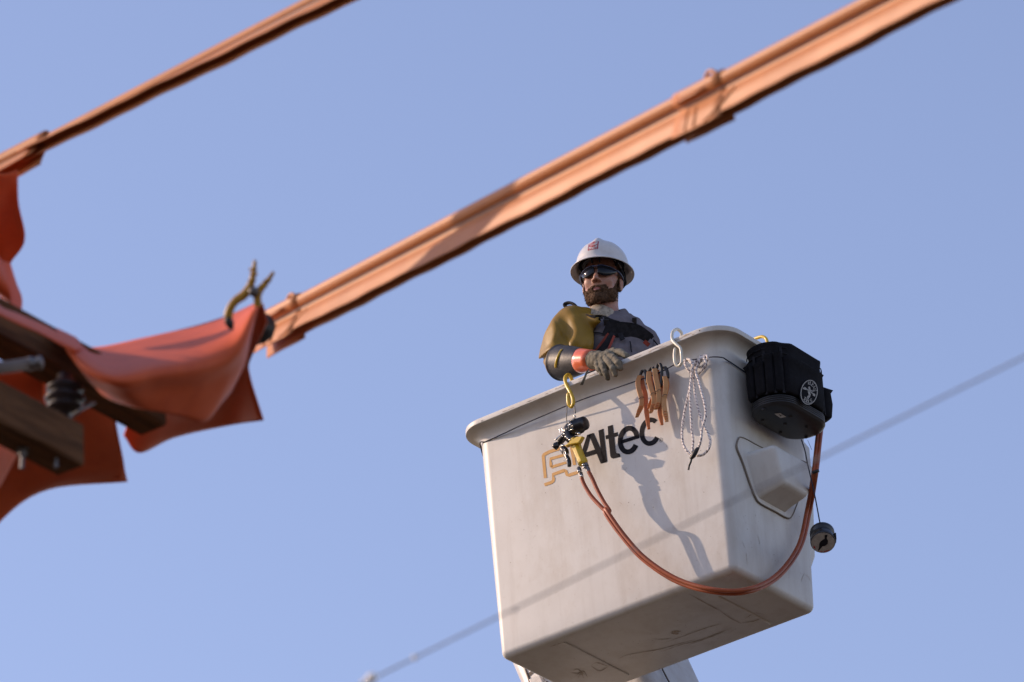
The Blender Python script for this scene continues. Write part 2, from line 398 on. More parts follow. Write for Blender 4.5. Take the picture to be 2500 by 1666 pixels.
# step: base outline on the side, outer outline pushed out along +x
zb, zt = .43, .60
def pod_ring(x, z_lo, z_hi, y_lo, y_hi, r, n=6):
    out = []
    for cy, cz, a0 in ((y_hi - r, z_hi - r, 0), (y_lo + r, z_hi - r, 90), (y_lo + r, z_lo + r, 180), (y_hi - r, z_lo + r, 270)):
        for k in range(n + 1):
            a = math.radians(a0 + 90 * k / n); out.append((x, cy + r * math.cos(a), cz + r * math.sin(a)))
    return out
POD = [(.575, .375, .555, -.180, .185, .03), (.598, .380, .562, -.172, .182, .03), (.608, .385, .566, -.165, .180, .03), (.64, .396, .570, -.152, .178, .03), (.69, .411, .575, -.136, .175, .028),
       (.706, .417, .576, -.130, .172, .026), (.714, .424, .573, -.122, .166, .022), (.7175, .434, .565, -.110, .155, .016)]
def pod_taper(p):
    q = pod_ring(*p); zl_, zh_ = p[1], p[2]; yc = (p[3] + p[4]) / 2
    return [(x, yc + (y - yc) * (1 - .42 * (zh_ - z) / (zh_ - zl_)), z) for x, y, z in q]
V, Fc = loft([pod_taper(p) for p in POD], False, True)
mk('step_housing', V, Fc, M_['fibre'], bk)
# raised rib on the hidden short end that shows past the right edge
V, Fc = loft([ring(z, x0, x1, .25, y1, .025) for z, x0, x1, y1 in ((.17, .2, .50, .31), (.21, .18, .53, .355), (.30, .16, .55, .385), (.62, .16, .56, .40), (.80, .18, .56, .40), (.86, .2, .54, .34))], True, True)
mk('back_rib', V, Fc, M_['fibre'], bk)
# drain ridges moulded across the underside
rb = []
for a, b in (((690, 515), (1075, 712)), ((1625, 240), (1935, 400))):
    p0 = plane_hit(*z5(*a), 'bottom'); p1 = plane_hit(*z5(*b), 'bottom'); d_ = p1 - p0; 
    V, Fc = tube_vf(np.array([p0 + d_ * t for t in np.linspace(0, 1, 8)]), .006, 10); rb.append(mk('underside_ridge', V, Fc, M_['fibre'], bk))
# scrapes and stains on the underside and along the lower edge (wear with a shape of its own)
scr = MB()
def scrape(pts, w, fn, off=.0012, jit=.35):
    q = catmull([fn(*p, off) if fn is not bot else bot(p[0], p[1], off) for p in pts], 6)
    n = len(q); sd = np.gradient(q, axis=0); sd /= np.linalg.norm(sd, axis=1)[:, None]
    nn = np.array([0, 0, -1.]) if fn is bot else (np.array([0, -1., 0]) if fn is front else np.array([1., 0, 0]))
    sv = np.cross(sd, nn); ww = w * (1 + jit * rng.standard_normal(n)) * np.sin(np.linspace(.15, math.pi - .15, n))
    V = np.concatenate([np.stack([q[i] - sv[i] * ww[i], q[i] + sv[i] * ww[i]]) for i in range(n)])
    scr.add(V, [[2 * i, 2 * i + 1, 2 * i + 3, 2 * i + 2] for i in range(n - 1)])
def bot(px, py, off=.0012): return plane_hit(px, py, 'bottom', off)
for pts in ([(1010, 620), (1080, 590), (1260, 560), (1400, 520), (1480, 500)], [(1270, 575), (1400, 530), (1500, 505), (1700, 430)], [(1290, 520), (1420, 475), (1560, 425), (1640, 405)],
            [(1430, 535), (1560, 490), (1660, 450)], [(850, 655), (885, 640), (950, 660), (985, 650)], [(848, 658), (900, 690), (960, 660)], [(740, 690), (770, 680), (820, 720)], [(755, 720), (800, 690), (830, 730)],
            [(770, 735), (790, 700), (805, 735)], [(720, 700), (760, 705), (800, 715)], [(600, 545), (640, 530), (690, 515)], [(1440, 222), (1560, 290), (1640, 330)], [(1630, 325), (1690, 370), (1760, 405)], [(1780, 375), (1840, 340), (1900, 350)],
            [(1760, 400), (1830, 390), (1880, 370)], [(1230, 495), (1290, 500), (1340, 490)]):
    scrape([z5(*p) for p in pts], .0022, bot)
for pts in ([(1330, 455), (1365, 452), (1395, 450)], [(1335, 462), (1365, 465), (1380, 462)]): scrape([z5(*p) for p in pts], .007, bot)
for pts in ([(510, 975), (520, 1010), (530, 1055)], [(520, 1000), (525, 1040), (518, 1060)], [(415, 1120), (420, 1170), (425, 1225)], [(380, 1020), (395, 1060), (410, 1090)], [(490, 800), (492, 815), (495, 825)],
            [(905, 1300), (935, 1330), (955, 1375)], [(900, 1290), (880, 1340), (878, 1370)]):
    scrape([z4(*p) for p in pts], .0011, side)
for pts in ([(1510, 1225), (1516, 1229), (1519, 1232)],): scrape(pts, .001, front)
sc_o = scr.mk('scrape_marks', mat('grime', (.40, .34, .28), .9, bump=0, var=.3, scale=60), bk, smooth=False); sc_o['kind'] = 'stuff'
scr = MB()
for fn, n in ((front, 46), (side, 60), (bot, 70)):
    for _ in range(n):
        if fn is front: a = (rng.uniform(1240, 1740), rng.uniform(1080, 1420))
        elif fn is side: a = (rng.uniform(1800, 1960), rng.uniform(980, 1400))
        else: a = z5(rng.uniform(500, 1900), rng.uniform(300, 620))
        p = fn(*a, .0012); r_ = rng.uniform(.0008, .0022)
        if fn is bot and not (-.5 < p[0] < .5 and -.24 < p[1] < .26): continue
        if fn is side and not (-.2 < p[1] < .25 and .1 < p[2] < .93): continue
        u, w = (IMR, IMD) if fn is not bot else (np.array([1., 0, 0]), np.array([0, 1., 0]))
        if fn is front: u, w = np.array([1., 0, 0]), np.array([0, 0, 1.])
        if fn is side: u, w = np.array([0, 1., 0]), np.array([0, 0, 1.])
        V = [p + r_ * (math.cos(t) * u + rng.uniform(.6, 1.2) * math.sin(t) * w) for t in np.linspace(0, 2 * math.pi, 7)[:-1]]
        scr.add(V, [list(range(6))])
o = scr.mk('grit_specks', mat('grit', (.20, .16, .12), .9, bump=0), bk, smooth=False); o['kind'] = 'stuff'
# chips and blisters on the rim
for px, py, s in ((1708, 808, .004),):
    p = at(px, py, y=-.366)
    V, Fc = lathe_vf(p, (0, -1, 0), [(-.003, s), (.001, s * .8), (.003, s * .4)], 8); mk('rim_chip', V, Fc, M_['seam'], bk)

# dirt rubbed into the rim's lip
lb = MB()
for _ in range(34):
    x = rng.uniform(-.60, .55); w_ = rng.uniform(.004, .035); z = rng.uniform(1.048, 1.061); h_ = rng.uniform(.0008, .0035)
    q = [(x + w_ * a, -.3705, z + h_ * b_ * rng.uniform(.5, 1.2)) for a, b_ in ((-1, 0), (-.4, -.8), (.3, -.6), (1, 0), (.5, .9), (-.5, .7))]; lb.add(q, [[0, 1, 2, 3, 4, 5]])
o = lb.mk('rim_grime', mat('rim_grime', (.42, .36, .29), .8, bump=0, var=.3, scale=80), bk, smooth=False); o['kind'] = 'stuff'
# --- printed word and emblem on the long side
def fr(a, b): return front(*z6(a, b), off=.0012)
def ribbon(pts, w, closed=False, n=8, sm=True):
    """flat print stroke in zoom coordinates"""
    p = np.array(pts, float); 
    if sm: p = catmull(np.c_[p, np.zeros(len(p))], n)[:, :2]
    if closed: t = np.roll(p, -1, 0) - np.roll(p, 1, 0)
    else: t = np.gradient(p, axis=0)
    t /= np.linalg.norm(t, axis=1)[:, None]; nn = np.c_[-t[:, 1], t[:, 0]]; w = np.broadcast_to(w, (len(p),))[:, None]
    A, B = p + nn * w, p - nn * w; n_ = len(p); V = [fr(*q) for q in A] + [fr(*q) for q in B]
    return V, [[i, (i + 1) % n_, n_ + (i + 1) % n_, n_ + i] for i in range(n_ if closed else n_ - 1)]
def letter(name, polys, strokes=(), m='ink', lab=None):
    b = MB()
    for q in polys: b.add(*poly_vf(q, fr))
    for s_ in strokes: b.add(*s_)
    return b.mk(name, M_[m], bk, smooth=False, label=lab)
letter('printed_letter', [[(748, 598), (828, 574), (896, 724), (912, 942), (858, 862), (848, 836), (772, 862), (724, 893), (640, 925), (690, 760)][:0] or
        [(750, 600), (800, 582), (760, 742), (738, 800), (700, 915), (640, 932), (700, 756)],
        [(750, 600), (828, 574), (986, 924), (914, 942), (806, 680), (790, 640)], [(722, 812), (850, 772), (868, 822), (706, 874)]], lab='bold black slanted letter A')
letter('printed_letter', [[(886, 546), (946, 524), (992, 914), (936, 930)]], lab='bold black slanted letter l')
th = np.radians(np.linspace(8, -300, 40))
letter('printed_letter', [[(998, 496), (1058, 478), (1070, 578), (1116, 564), (1121, 608), (1076, 625), (1094, 790), (1104, 816), (1140, 822), (1151, 860), (1062, 883), (1038, 872), (1028, 850), (1008, 644), (976, 650), (970, 606), (1003, 598)]], lab='bold black slanted letter t')
def skew(cx, cy, rx, ry, a): return [(cx + rx * math.cos(t) - .10 * ry * math.sin(t) * -1, cy + ry * math.sin(t) - .34 * rx * math.cos(t)) for t in a]
ea = np.radians(np.linspace(0, -322, 44))
letter('printed_letter', [[(1152, 664), (1372, 594), (1378, 636), (1158, 706)]], [ribbon(skew(1248, 660, 100, 138, ea), 30, sm=False)], lab='bold black slanted letter e')
ca = np.radians(np.linspace(-42, -318, 40))
letter('printed_letter', [], [ribbon(skew(1506, 560, 100, 138, ca), 28, sm=False)], lab='bold black slanted letter c')
rg = np.radians(np.linspace(0, 360, 24))[:-1]
b = MB(); b.add(*ribbon(skew(1634, 660, 18, 24, rg), 1.8, closed=True, sm=False)); b.add(*ribbon([(1628, 674), (1627, 648), (1638, 650), (1636, 660), (1628, 663)], 1.8, sm=False)); b.add(*ribbon([(1633, 661), (1641, 670)], 1.8, sm=False))
b.mk('registered_mark', M_['ink'], bk, smooth=False)
b = MB()
W_ = 19
b.add(*ribbon([(252, 1114), (240, 1000), (226, 850), (232, 836), (300, 800), (430, 758), (540, 722), (560, 730), (585, 860), (600, 960)], W_, sm=False))
b.add(*ribbon([(322, 985), (316, 940), (312, 885), (480, 838), (500, 838), (512, 925), (400, 960), (322, 985)], W_ - 2, sm=False))
b.add(*ribbon([(240, 1196), (320, 1168), (345, 1150), (350, 1120), (342, 1072), (480, 1022), (496, 1030), (512, 1078), (530, 1082), (650, 1042)], W_, sm=False))
b.mk('gold_emblem', M_['gold'], bk, smooth=False, label='gold emblem of nested angular bands')

# ================================================================ BOOM
BX = np.array([.42, -.10, -1.0]); BX /= np.linalg.norm(BX)
bt = at(1442, 1560, y=.75)
bo = thing('boom', 'white lift boom reaching down below the bucket', 'boom', bt + BX * 9.5)
def boom_ring(s, hx, hy, r):
    c = bt + BX * s; return [(c[0] + x, c[1] + y, c[2]) for x, y, _ in ring(0, -hx, hx, -hy, hy, r, 8)]
def _ax(s): return bt + BX * s
V, Fc = loft([boom_ring(s, hx, hy, r) for s, hx, hy, r in ((-.13, .20, .17, .1), (-.115, .255, .22, .1), (-.07, .295, .25, .09), (.02, .31, .25, .07), (.6, .31, .25, .07), (2, .26, .24, .07), (9.6, .30, .28, .07))], True, True)
mk('boom_arm', V, Fc, M_['steel_w'], bo)
cc = _ax(0)
def bface(px, py, off=.003): return at(px, py, y=cc[1] - .25 - off - 0.0)
# seam on the shaded side, recess with a bracket on the lit side
p0 = at(1612, 1620, x=_ax(.2)[0] + .278); p1 = at(1640, 1672, x=_ax(.28)[0] + .278)
def on_right(px, py):
    r = ray(px, py); n = np.array([1, 0, .42]); s = (n.dot(bt + np.array([.321, 0, 0]) - CAM)) / n.dot(r); return CAM + s * r
def on_front(px, py, off=.002):
    r = ray(px, py); n = np.array([0, 1, -.10]); s = (n.dot(bt + np.array([0, -.25 - off, 0]) - CAM)) / n.dot(r); return CAM + s * r
tube('panel_seam', [on_right(1606, 1610), on_right(1620, 1640), on_right(1637, 1672), on_right(1660, 1712)], .0035, M_['seam'], bo, seg=6)
q = [on_front(*z5(*p)) for p in ((445, 640), (462, 700), (478, 735), (500, 775), (640, 900), (560, 760), (480, 690), (455, 655))]
V, Fc = tube_vf(np.array([on_front(*z5(*p)) for p in ((445, 655), (462, 705), (485, 765), (530, 860))]), .004, 6); mk('panel_seam', V, Fc, M_['seam'], bo)
b = MB(); b.add(*box_vf(on_front(*z5(545, 800), .01), np.array([.03, 0, 0]), np.array([0, .012, 0]), BX * .07)); b.mk('mounting_bracket', M_['steel_w'], bo, smooth=False, bevel=.004)
V, Fc = poly_vf([(460, 708), (490, 690), (505, 698), (478, 722), (490, 790), (530, 870), (500, 870)], lambda a, b_: on_front(*z5(a, b_))); mk('recess_gap', V, Fc, M_['seam'], bo, smooth=False)
for a in ((520, 745), (585, 770)):
    V, Fc = lathe_vf(on_front(*z5(*a), .0), (0, -1, 0), [(0, .012), (.012, .012), (.016, .008)], 6); mk('bolt_head', V, Fc, M_['oldsteel'], bo, smooth=False)

# ================================================================ CORD AROUND THE BUCKET
cordpts = [side(1845, 935, .006), side(1828, 916, .006), side(*z3(1100, 570), .006), side(*z3(1020, 520), .008), at(*z3(965, 492), y=-.325), at(*z3(840, 490), y=-.322), at(*z3(640, 522), y=-.33), at(*z3(480, 565), y=-.345),
           at(*z3(300, 655), y=-.352), at(*z2(1640, 690), y=-.355), at(*z2(1250, 822), y=-.352), at(*z2(1040, 903), y=-.346), at(*z2(800, 1005), y=-.336), at(*z2(600, 1092), y=-.326), at(*z2(400, 1186), y=-.314), at(*z2(260, 1248), y=-.304), at(*z2(205, 1280), y=-.29), (-.655, -.20, .905), (-.66, .0, .90)]
co = tube('cord', cordpts, .0026, M_['cord'], None, seg=8, smooth_path=6)
co['label'] = 'thin dark cord tied around the bucket just below its rim'; co['category'] = 'cord'

# ================================================================ HOOKS
def hook(pts, r, m, label):
    P = np.array(pts); t = thing('hook', label, 'hook', P[-1])
    P = catmull(P, 8); V, Fc, UV = tube3(P, r, 14, ref=(0, 0, 1)); mk('bent_rod', V, Fc, M_[m], t)
    for e, d_ in ((P[0], P[0] - P[1]), (P[-1], P[-1] - P[-2])):
        V, Fc = lathe_vf(e, d_, [(-.001, r), (r * .5, r * .85), (r * .9, r * .4)], 12); mk('rounded_tip', V, Fc, M_[m], t)
    return t
hook([at(*z2(1072, 690), y=-.31), at(*z2(1082, 655), y=-.315), at(*z2(1052, 608), y=-.335), at(*z2(1018, 640), y=-.365), at(*z2(1030, 705), y=-.378), at(*z2(1064, 770), y=-.385), at(*z2(1090, 830), y=-.387), at(*z2(1096, 885), y=-.39),
      at(*z2(1076, 915), y=-.385), at(*z2(1052, 885), y=-.390), at(*z2(1046, 835), y=-.390), at(*z2(1048, 795), y=-.390)], .0078, 'yellow', 'yellow hook over the rim holding the hydraulic tool')
hook([at(*z3(540, 262), y=-.31), at(*z3(535, 225), y=-.32), at(*z3(492, 192), y=-.34), at(*z3(445, 225), y=-.368), at(*z3(442, 300), y=-.378), at(*z3(480, 350), y=-.384), at(*z3(528, 395), y=-.385), at(*z3(540, 470), y=-.385), at(*z3(540, 545), y=-.388),
      at(*z3(508, 584), y=-.384), at(*z3(474, 555), y=-.388), at(*z3(464, 480), y=-.388), at(*z3(470, 405), y=-.388)], .0066, 'whitehook', 'pale grey hook over the rim to the right of the wooden clamps')
hook([at(*z3(1310, 300), x=.62), at(*z3(1345, 285), x=.64), at(*z3(1400, 272), x=.67), at(*z3(1442, 300), x=.69), at(*z3(1456, 370), x=.70), at(*z3(1450, 440), x=.70)], .0068, 'yellow', 'yellow hook over the rim holding up the black tool bag')

# ================================================================ HYDRAULIC TOOL
def tp(a, b, y=-.43): return at(*z6(a, b), y=y + .040 * min(1, max(0, (-.39 - y) / .03)))
tl = thing('hydraulic_tool', 'black hydraulic tool with yellow handle and orange hoses hanging from the yellow hook', 'hydraulic tool', tp(600, 700))
tube('hanging_wire', [tp(512, 462), tp(505, 400), tp(508, 330), tp(512, 240, -.39)], .0018, M_['dark'], tl, seg=6)
tube('hanging_wire', [tp(610, 340), tp(606, 290), tp(600, 255), tp(580, 225, -.385)], .0026, M_['dark'], tl, seg=6)
MA = tp(575, 520, -.43); ax = tp(735, 452, -.445) - MA; LM = np.linalg.norm(ax); ax = ax / LM
V, Fc = lathe_vf(MA, ax, [(-.004, .012), (0, .024), (.006, .0265), (.014, .0265), (.0145, .0355), (.019, .036), (.0195, .031), (.0225, .031), (.023, .036), (.028, .036), (.029, .031), (LM - .008, .029), (LM - .003, .022), (LM, .012)], 28); mk('motor_housing', V, Fc, M_['blackpl'], tl)
for k in range(9):
    a = 2 * math.pi * k / 9; u = np.cross(ax, [0, 0, 1.]); u /= np.linalg.norm(u); w = np.cross(ax, u)
    p = MA + ax * .010 + .0325 * (math.cos(a) * u + math.sin(a) * w)
    V, Fc = lathe_vf(p, ax, [(0, .0038), (.022, .0038), (.024, .002)], 6); mk('bolt_head', V, Fc, M_['chrome'], tl)
for k in range(3):
    a = 2.1 * k + .4; u = np.cross(ax, [0, 0, 1.]); u /= np.linalg.norm(u); w = np.cross(ax, u)
    V, Fc = box_vf(MA + ax * .035 + .030 * (math.cos(a) * u + math.sin(a) * w), ax * .008, (math.cos(a) * u + math.sin(a) * w) * .005, (-math.sin(a) * u + math.cos(a) * w) * .006); mk('port_boss', V, Fc, M_['blackpl'], tl, smooth=False, bevel=.002)
nx = tp(345, 765, -.45) - tp(545, 545, -.43); L_ = np.linalg.norm(nx)
V, Fc = lathe_vf(tp(560, 530, -.43), nx, [(-.01, .022), (.016, .022), (.018, .018), (.026, .018), (.028, .0205), (.034, .0205), (.036, .0165), (L_ * .70, .0155), (L_ * .72, .0115), (L_ * .84, .0115), (L_ * .86, .0145), (L_ * 1.02, .014), (L_ * 1.04, .008)], 24); mk('nose_cylinder', V, Fc, M_['blackpl'], tl)
for a, s in (((486, 590), .0055), ((500, 625), .005), ((655, 585), .006), ((465, 728), .006), ((520, 835), .004), ((460, 620), .004), ((640, 515), .004), ((605, 378), .0045), ((610, 435), .004), ((545, 660), .005), ((520, 640), .0045)):
    V, Fc = lathe_vf(tp(*a, -.452), TOCAM, [(-.012, s * 1.2), (0, s), (.002, s * .5)], 8); mk('bolt_head', V, Fc, M_['chrome'], tl)
P = [tp(440 + 18 * math.cos(t), 545 + 30 * math.sin(t), -.447) for t in np.linspace(0, 2 * math.pi, 20)]
V, Fc, _ = tube3(np.array(P), .0022, 8, cap=False); mk('lifting_ring', V, Fc, M_['chrome'], tl)
tube('side_tube', [tp(480, 560, -.45), tp(440, 600, -.452), tp(370, 660, -.455)], .0036, M_['chrome'], tl, seg=8)
tube('valve_block', [tp(560, 480, -.43), tp(530, 560, -.43), tp(560, 650, -.43), tp(640, 660, -.43)], [.020, .025, .021, .016], M_['blackpl'], tl)
tube('lower_cover', [tp(460, 760, -.44), tp(490, 800, -.44), tp(510, 850, -.44)], [.015, .016, .008], M_['blackpl'], tl)
# yellow handle: octagonal grip with a flared head
def prism(pts, name, m, seg=8):
    P = np.array([p for p, _, _ in pts]); n = len(P); V = []
    t = P[-1] - P[0]; t /= np.linalg.norm(t); u = IMR - t * IMR.dot(t); u /= np.linalg.norm(u); w = np.cross(t, u)
    for p, rx, ry in pts:
        for k in range(seg):
            a = 2 * math.pi * (k + .5) / seg; V.append(p + u * rx * math.cos(a) + w * ry * math.sin(a))
    Fc = [[i * seg + k, i * seg + (k + 1) % seg, (i + 1) * seg + (k + 1) % seg, (i + 1) * seg + k] for i in range(n - 1) for k in range(seg)] + [list(range(seg))[::-1], [(n - 1) * seg + k for k in range(seg)]]
    return mk(name, V, Fc, m, tl, smooth=False, bevel=.002)
prism([(tp(600, 655), .024, .021), (tp(610, 700), .0235, .021), (tp(640, 790), .0205, .021), (tp(675, 880), .0205, .021), (tp(690, 905), .0225, .022), (tp(703, 935), .0225, .022), (tp(712, 955), .016, .016)], 'handle', M_['yellow'])
V, Fc = poly_vf([(498, 735), (640, 628), (715, 622), (668, 700), (556, 722), (520, 742)], lambda a, b_: tp(a, b_, -.452)); mk('hand_guard', V, Fc, M_['yellow'], tl, smooth=False, solid=.02, bevel=.003)
tube('trigger', [tp(478, 762, -.45), tp(492, 830, -.455), tp(520, 880, -.455), tp(536, 940, -.455), tp(538, 975, -.455)], [.006, .0075, .010, .0095, .0075], M_['blackpl'], tl, flat=1.2)
tube('trigger_edge', [tp(482, 765, -.458), tp(490, 810, -.462), tp(512, 862, -.464), tp(518, 900, -.466)], .0012, M_['chrome'], tl, seg=6)
def fd(px, py):
    n = np.array([0, 1, .0294]); r = ray(px, py); a = (-.275 - n.dot(CAM)) / n.dot(r)
    n = np.array([1, 0, -.0289]); b_ = (.5845 - n.dot(CAM)) / n.dot(r)
    return max(a, b_)              # the lines of sight meet whichever of the two faces is behind first
def fitting(a, b, r):
    A = tp(*a); B = tp(*b); d_ = B - A; L = np.linalg.norm(d_)
    V, Fc = lathe_vf(A, d_, [(0, r * .8), (L * .1, r * 1.1), (L * .35, r * 1.1), (L * .36, r * .8), (L * .5, r * .8), (L * .52, r * 1.15), (L * .8, r * 1.1), (L, r * .8)], 8); mk('hose_fitting', V, Fc, M_['oldsteel'], tl, smooth=False)
fitting((650, 985), (690, 1120), .0085); fitting((735, 935), (775, 1050), .0085)
for a, s in (((655, 1035), .007), ((708, 958), .006), ((716, 988), .006), ((686, 1090), .0055)):
    V, Fc = lathe_vf(tp(*a, -.445), TOCAM, [(-.01, s), (0, s), (.002, s * .6)], 8); mk('fitting_collar', V, Fc, M_['chrome'], tl)
DD = lambda p, d: at(*f23(*p), d=d)
common = [((1392, 1176), 23.35), ((1432, 1232), 23.27), ((1482, 1286), 23.18), ((1556, 1334), 23.06), ((1640, 1358), 22.98), ((1716, 1358), 22.95), ((1784, 1326), 22.97), ((1836, 1258), 23.02), ((1858, 1172), 23.08), ((1872, 1090), 23.13), ((1880, 1020), 23.32), ((1884, 975), 23.45), ((1880, 930), 23.5)]
for k, (first, dy) in enumerate((([(770, 1040), (812, 1120), (870, 1250), (950, 1400), (1020, 1510)], -3.8), ([(684, 1110), (720, 1200), (800, 1330), (900, 1440), (985, 1520)], 3.8))):
    pts = [tp(*p, -.43 + .004 * i) for i, p in enumerate(first)]
    for i, (p, d_) in enumerate(common):
        nrm = np.array([(.5, -.86), (.55, -.8), (.6, -.75), (.3, -.95), (.1, -1), (-.2, -1), (-.55, -.8), (-.85, -.4), (-1, -.2), (-1, -.1), (-1, -.1), (-1, -.1), (-1, -.1)][i])
        q = np.array(p) + nrm * dy * .9; dd = d_ if i > 8 else fd(*f23(*p)) - [.155, .14, .115, .085, .06, .05, .07, .10, .11][i]; pts.append(DD(q, dd - .017 * k * (i < 9)))
    tube('hose', pts, .0086, M_['hose'], tl, seg=12, smooth_path=8, label='orange hydraulic hose')
for p, d_ in (((1389, 1172), 23.35), ((1874, 1084), 23.12)):
    A = DD(p, d_ - .012); V, Fc = lathe_vf(A, IMR * .3 + IMD, [(-.006, .0145), (.006, .0145)], 14, closed=False); mk('hose_tie', V, Fc, M_['dark'], tl, solid=.002)

# ================================================================ WOODEN CLAMPS (blanket pins) ON THE CORD
def zp(a, b, y): return at(*z7(a, b), y=y)
YF = -.352
def pin(label, outer, inner, loopp, y, w=.0108, wi=.0098, tie=None):
    t = thing('blanket_clamp', label, 'clamp', zp(*outer[-1], y), 'wooden blanket clamps hung on the cord')
    sidev = IMR * .93 + np.array([0, 0, 0.12]); sidev /= np.linalg.norm(sidev); nv = np.cross(sidev, [0, 0, 1.]); nv /= np.linalg.norm(nv)
    for pts, dy, mm, ww, nm in ((outer, -.010, 'pinw', w, 'front_jaw'), (inner, .012, 'pino', wi, 'rear_jaw')):
        P = catmull([zp(*p, y + dy) for p in pts], 7); n = len(P)
        tpv = np.interp(np.linspace(0, 1, n), [0, .15, .6, .8, 1], [.85, 1, .95, 1.05, .62]) * ww
        V, Fc = strip_vf(P, tpv, sidev, .010, nv); mk(nm, V, Fc, M_[mm], t, smooth=False, bevel=.0018)
        if mm == 'pinw':     # saw teeth cut in the jaw
            for k in range(4):
                c = P[int(n * (.72 + .07 * k))] if n * (.72 + .07 * k) < n else P[-1]
                V, Fc = box_vf(c + nv * .003, sidev * tpv[0] * .6, np.array([0, 0, .0016]), nv * .005); mk('jaw_tooth', V, Fc, M_['pino'], t, smooth=False)
    P = catmull([zp(*p, y + .002) for p in loopp], 8); V, Fc = strip_vf(P, .0062, sidev, .011, nv); mk('rubber_band', V, Fc, M_['dark'], t, smooth=True)
    c = zp(*(tie or outer[len(outer) // 2]), y - .012)
    th_ = np.linspace(0, 2 * math.pi, 16); P = np.array([c + sidev * .010 * math.cos(a) + nv * .013 * math.sin(a) + np.array([0, 0, .0015 * math.cos(a)]) for a in th_])
    V, Fc, _ = tube3(P, .0012, 6, cap=False); mk('wire_tie', V, Fc, M_['dark'], t)
    return t
pin('leftmost wooden blanket clamp on the cord, its jaws splayed wide apart', [(322, 300), (302, 380), (315, 480), (345, 590), (345, 680), (318, 750), (284, 832)], [(352, 310), (362, 430), (395, 540), (402, 650), (412, 780), (440, 985)], [(330, 300), (352, 245), (380, 232), (400, 270), (412, 340), (418, 405)], YF, tie=(345, 592))
pin('second wooden blanket clamp from the left, pressed against the third', [(440, 250), (442, 360), (470, 470), (502, 580), (500, 660), (480, 720), (462, 778)], [(455, 260), (462, 380), (490, 480), (500, 560), (478, 620), (455, 680), (440, 720)], [(440, 250), (470, 205), (486, 195), (498, 230), (512, 330), (520, 420), (525, 560)], YF - .012, tie=(490, 540))
pin('third wooden blanket clamp from the left, under a tall black band', [(515, 215), (530, 330), (552, 430), (568, 560), (562, 640), (542, 700), (528, 730)], [(545, 230), (570, 360), (600, 470), (615, 580), (590, 700), (582, 790), (608, 930)], [(538, 215), (552, 165), (572, 148), (595, 185), (606, 260), (600, 380), (585, 440)], YF - .008, tie=(562, 500))
pin('rightmost wooden blanket clamp, darker and half turned behind its black band', [(640, 310), (658, 400), (652, 500), (632, 620), (640, 740), (655, 820), (670, 888)], [(665, 320), (680, 420), (665, 520), (640, 600), (600, 700), (596, 800), (612, 925)], [(618, 210), (640, 190), (665, 225), (682, 280), (684, 330)], YF + .002, wi=.007, tie=(640, 560))

# ================================================================ COILED ROPE
ro = thing('rope', 'coil of white braided rope hanging in loops from the cord with a black taped end', 'rope', zp(1000, 1300, -.35))
LOOPS = [[(1100, 70), (1040, 130), (1000, 240), (960, 470), (905, 720), (868, 950), (868, 1120), (900, 1220), (960, 1300), (1010, 1320)],
         [(1050, 100), (1000, 210), (980, 340), (965, 560), (975, 750), (985, 960), (1005, 1130), (995, 1280)],
         [(990, 130), (1005, 260), (1020, 420), (1035, 560), (1070, 720), (1110, 850), (1150, 960), (1200, 1050), (1225, 1140), (1200, 1240), (1130, 1310), (1055, 1325)],
         [(1080, 120), (1040, 250), (1070, 350), (1110, 500), (1150, 650), (1168, 780), (1150, 880), (1120, 980), (1105, 1120), (1070, 1230), (1030, 1300)]]
for k, lp in enumerate(LOOPS):
    P = [zp(a, b_, -.345 - .008 * ((k * 2) % 4) - (.006 if 2 < i < len(lp) - 2 else 0)) for i, (a, b_) in enumerate(lp)]
    tube('loop', P, .0052, M_['rope'], ro, seg=10, smooth_path=8)
for pts in ([(900, 100), (905, 160), (945, 230), (990, 290), (1030, 260), (1020, 180), (980, 110), (930, 90)], [(1100, 50), (1150, 90), (1170, 160), (1120, 230), (1060, 280), (1040, 200), (1085, 110), (1110, 45)], [(1150, 40), (1190, 60), (1175, 120), (1110, 190), (1070, 170), (1120, 90), (1160, 50)], [(940, 90), (990, 150), (1060, 160), (1090, 120)]):
    tube('knot', [zp(a, b_, -.343 - .010 * math.sin(i * 1.3)) for i, (a, b_) in enumerate(pts)], .0052, M_['rope'], ro, seg=10)
tube('tape_wrap', [zp(1072, 1220, -.362), (zp(1040, 1265, -.364)), zp(1010, 1320, -.364), zp(975, 1360, -.362)], [.006, .0095, .010, .007], M_['dark'], ro)
tube('tail_end', [zp(985, 1350, -.362), zp(975, 1400, -.362), zp(955, 1450, -.362), zp(945, 1502, -.362)], .0042, M_['dark'], ro)

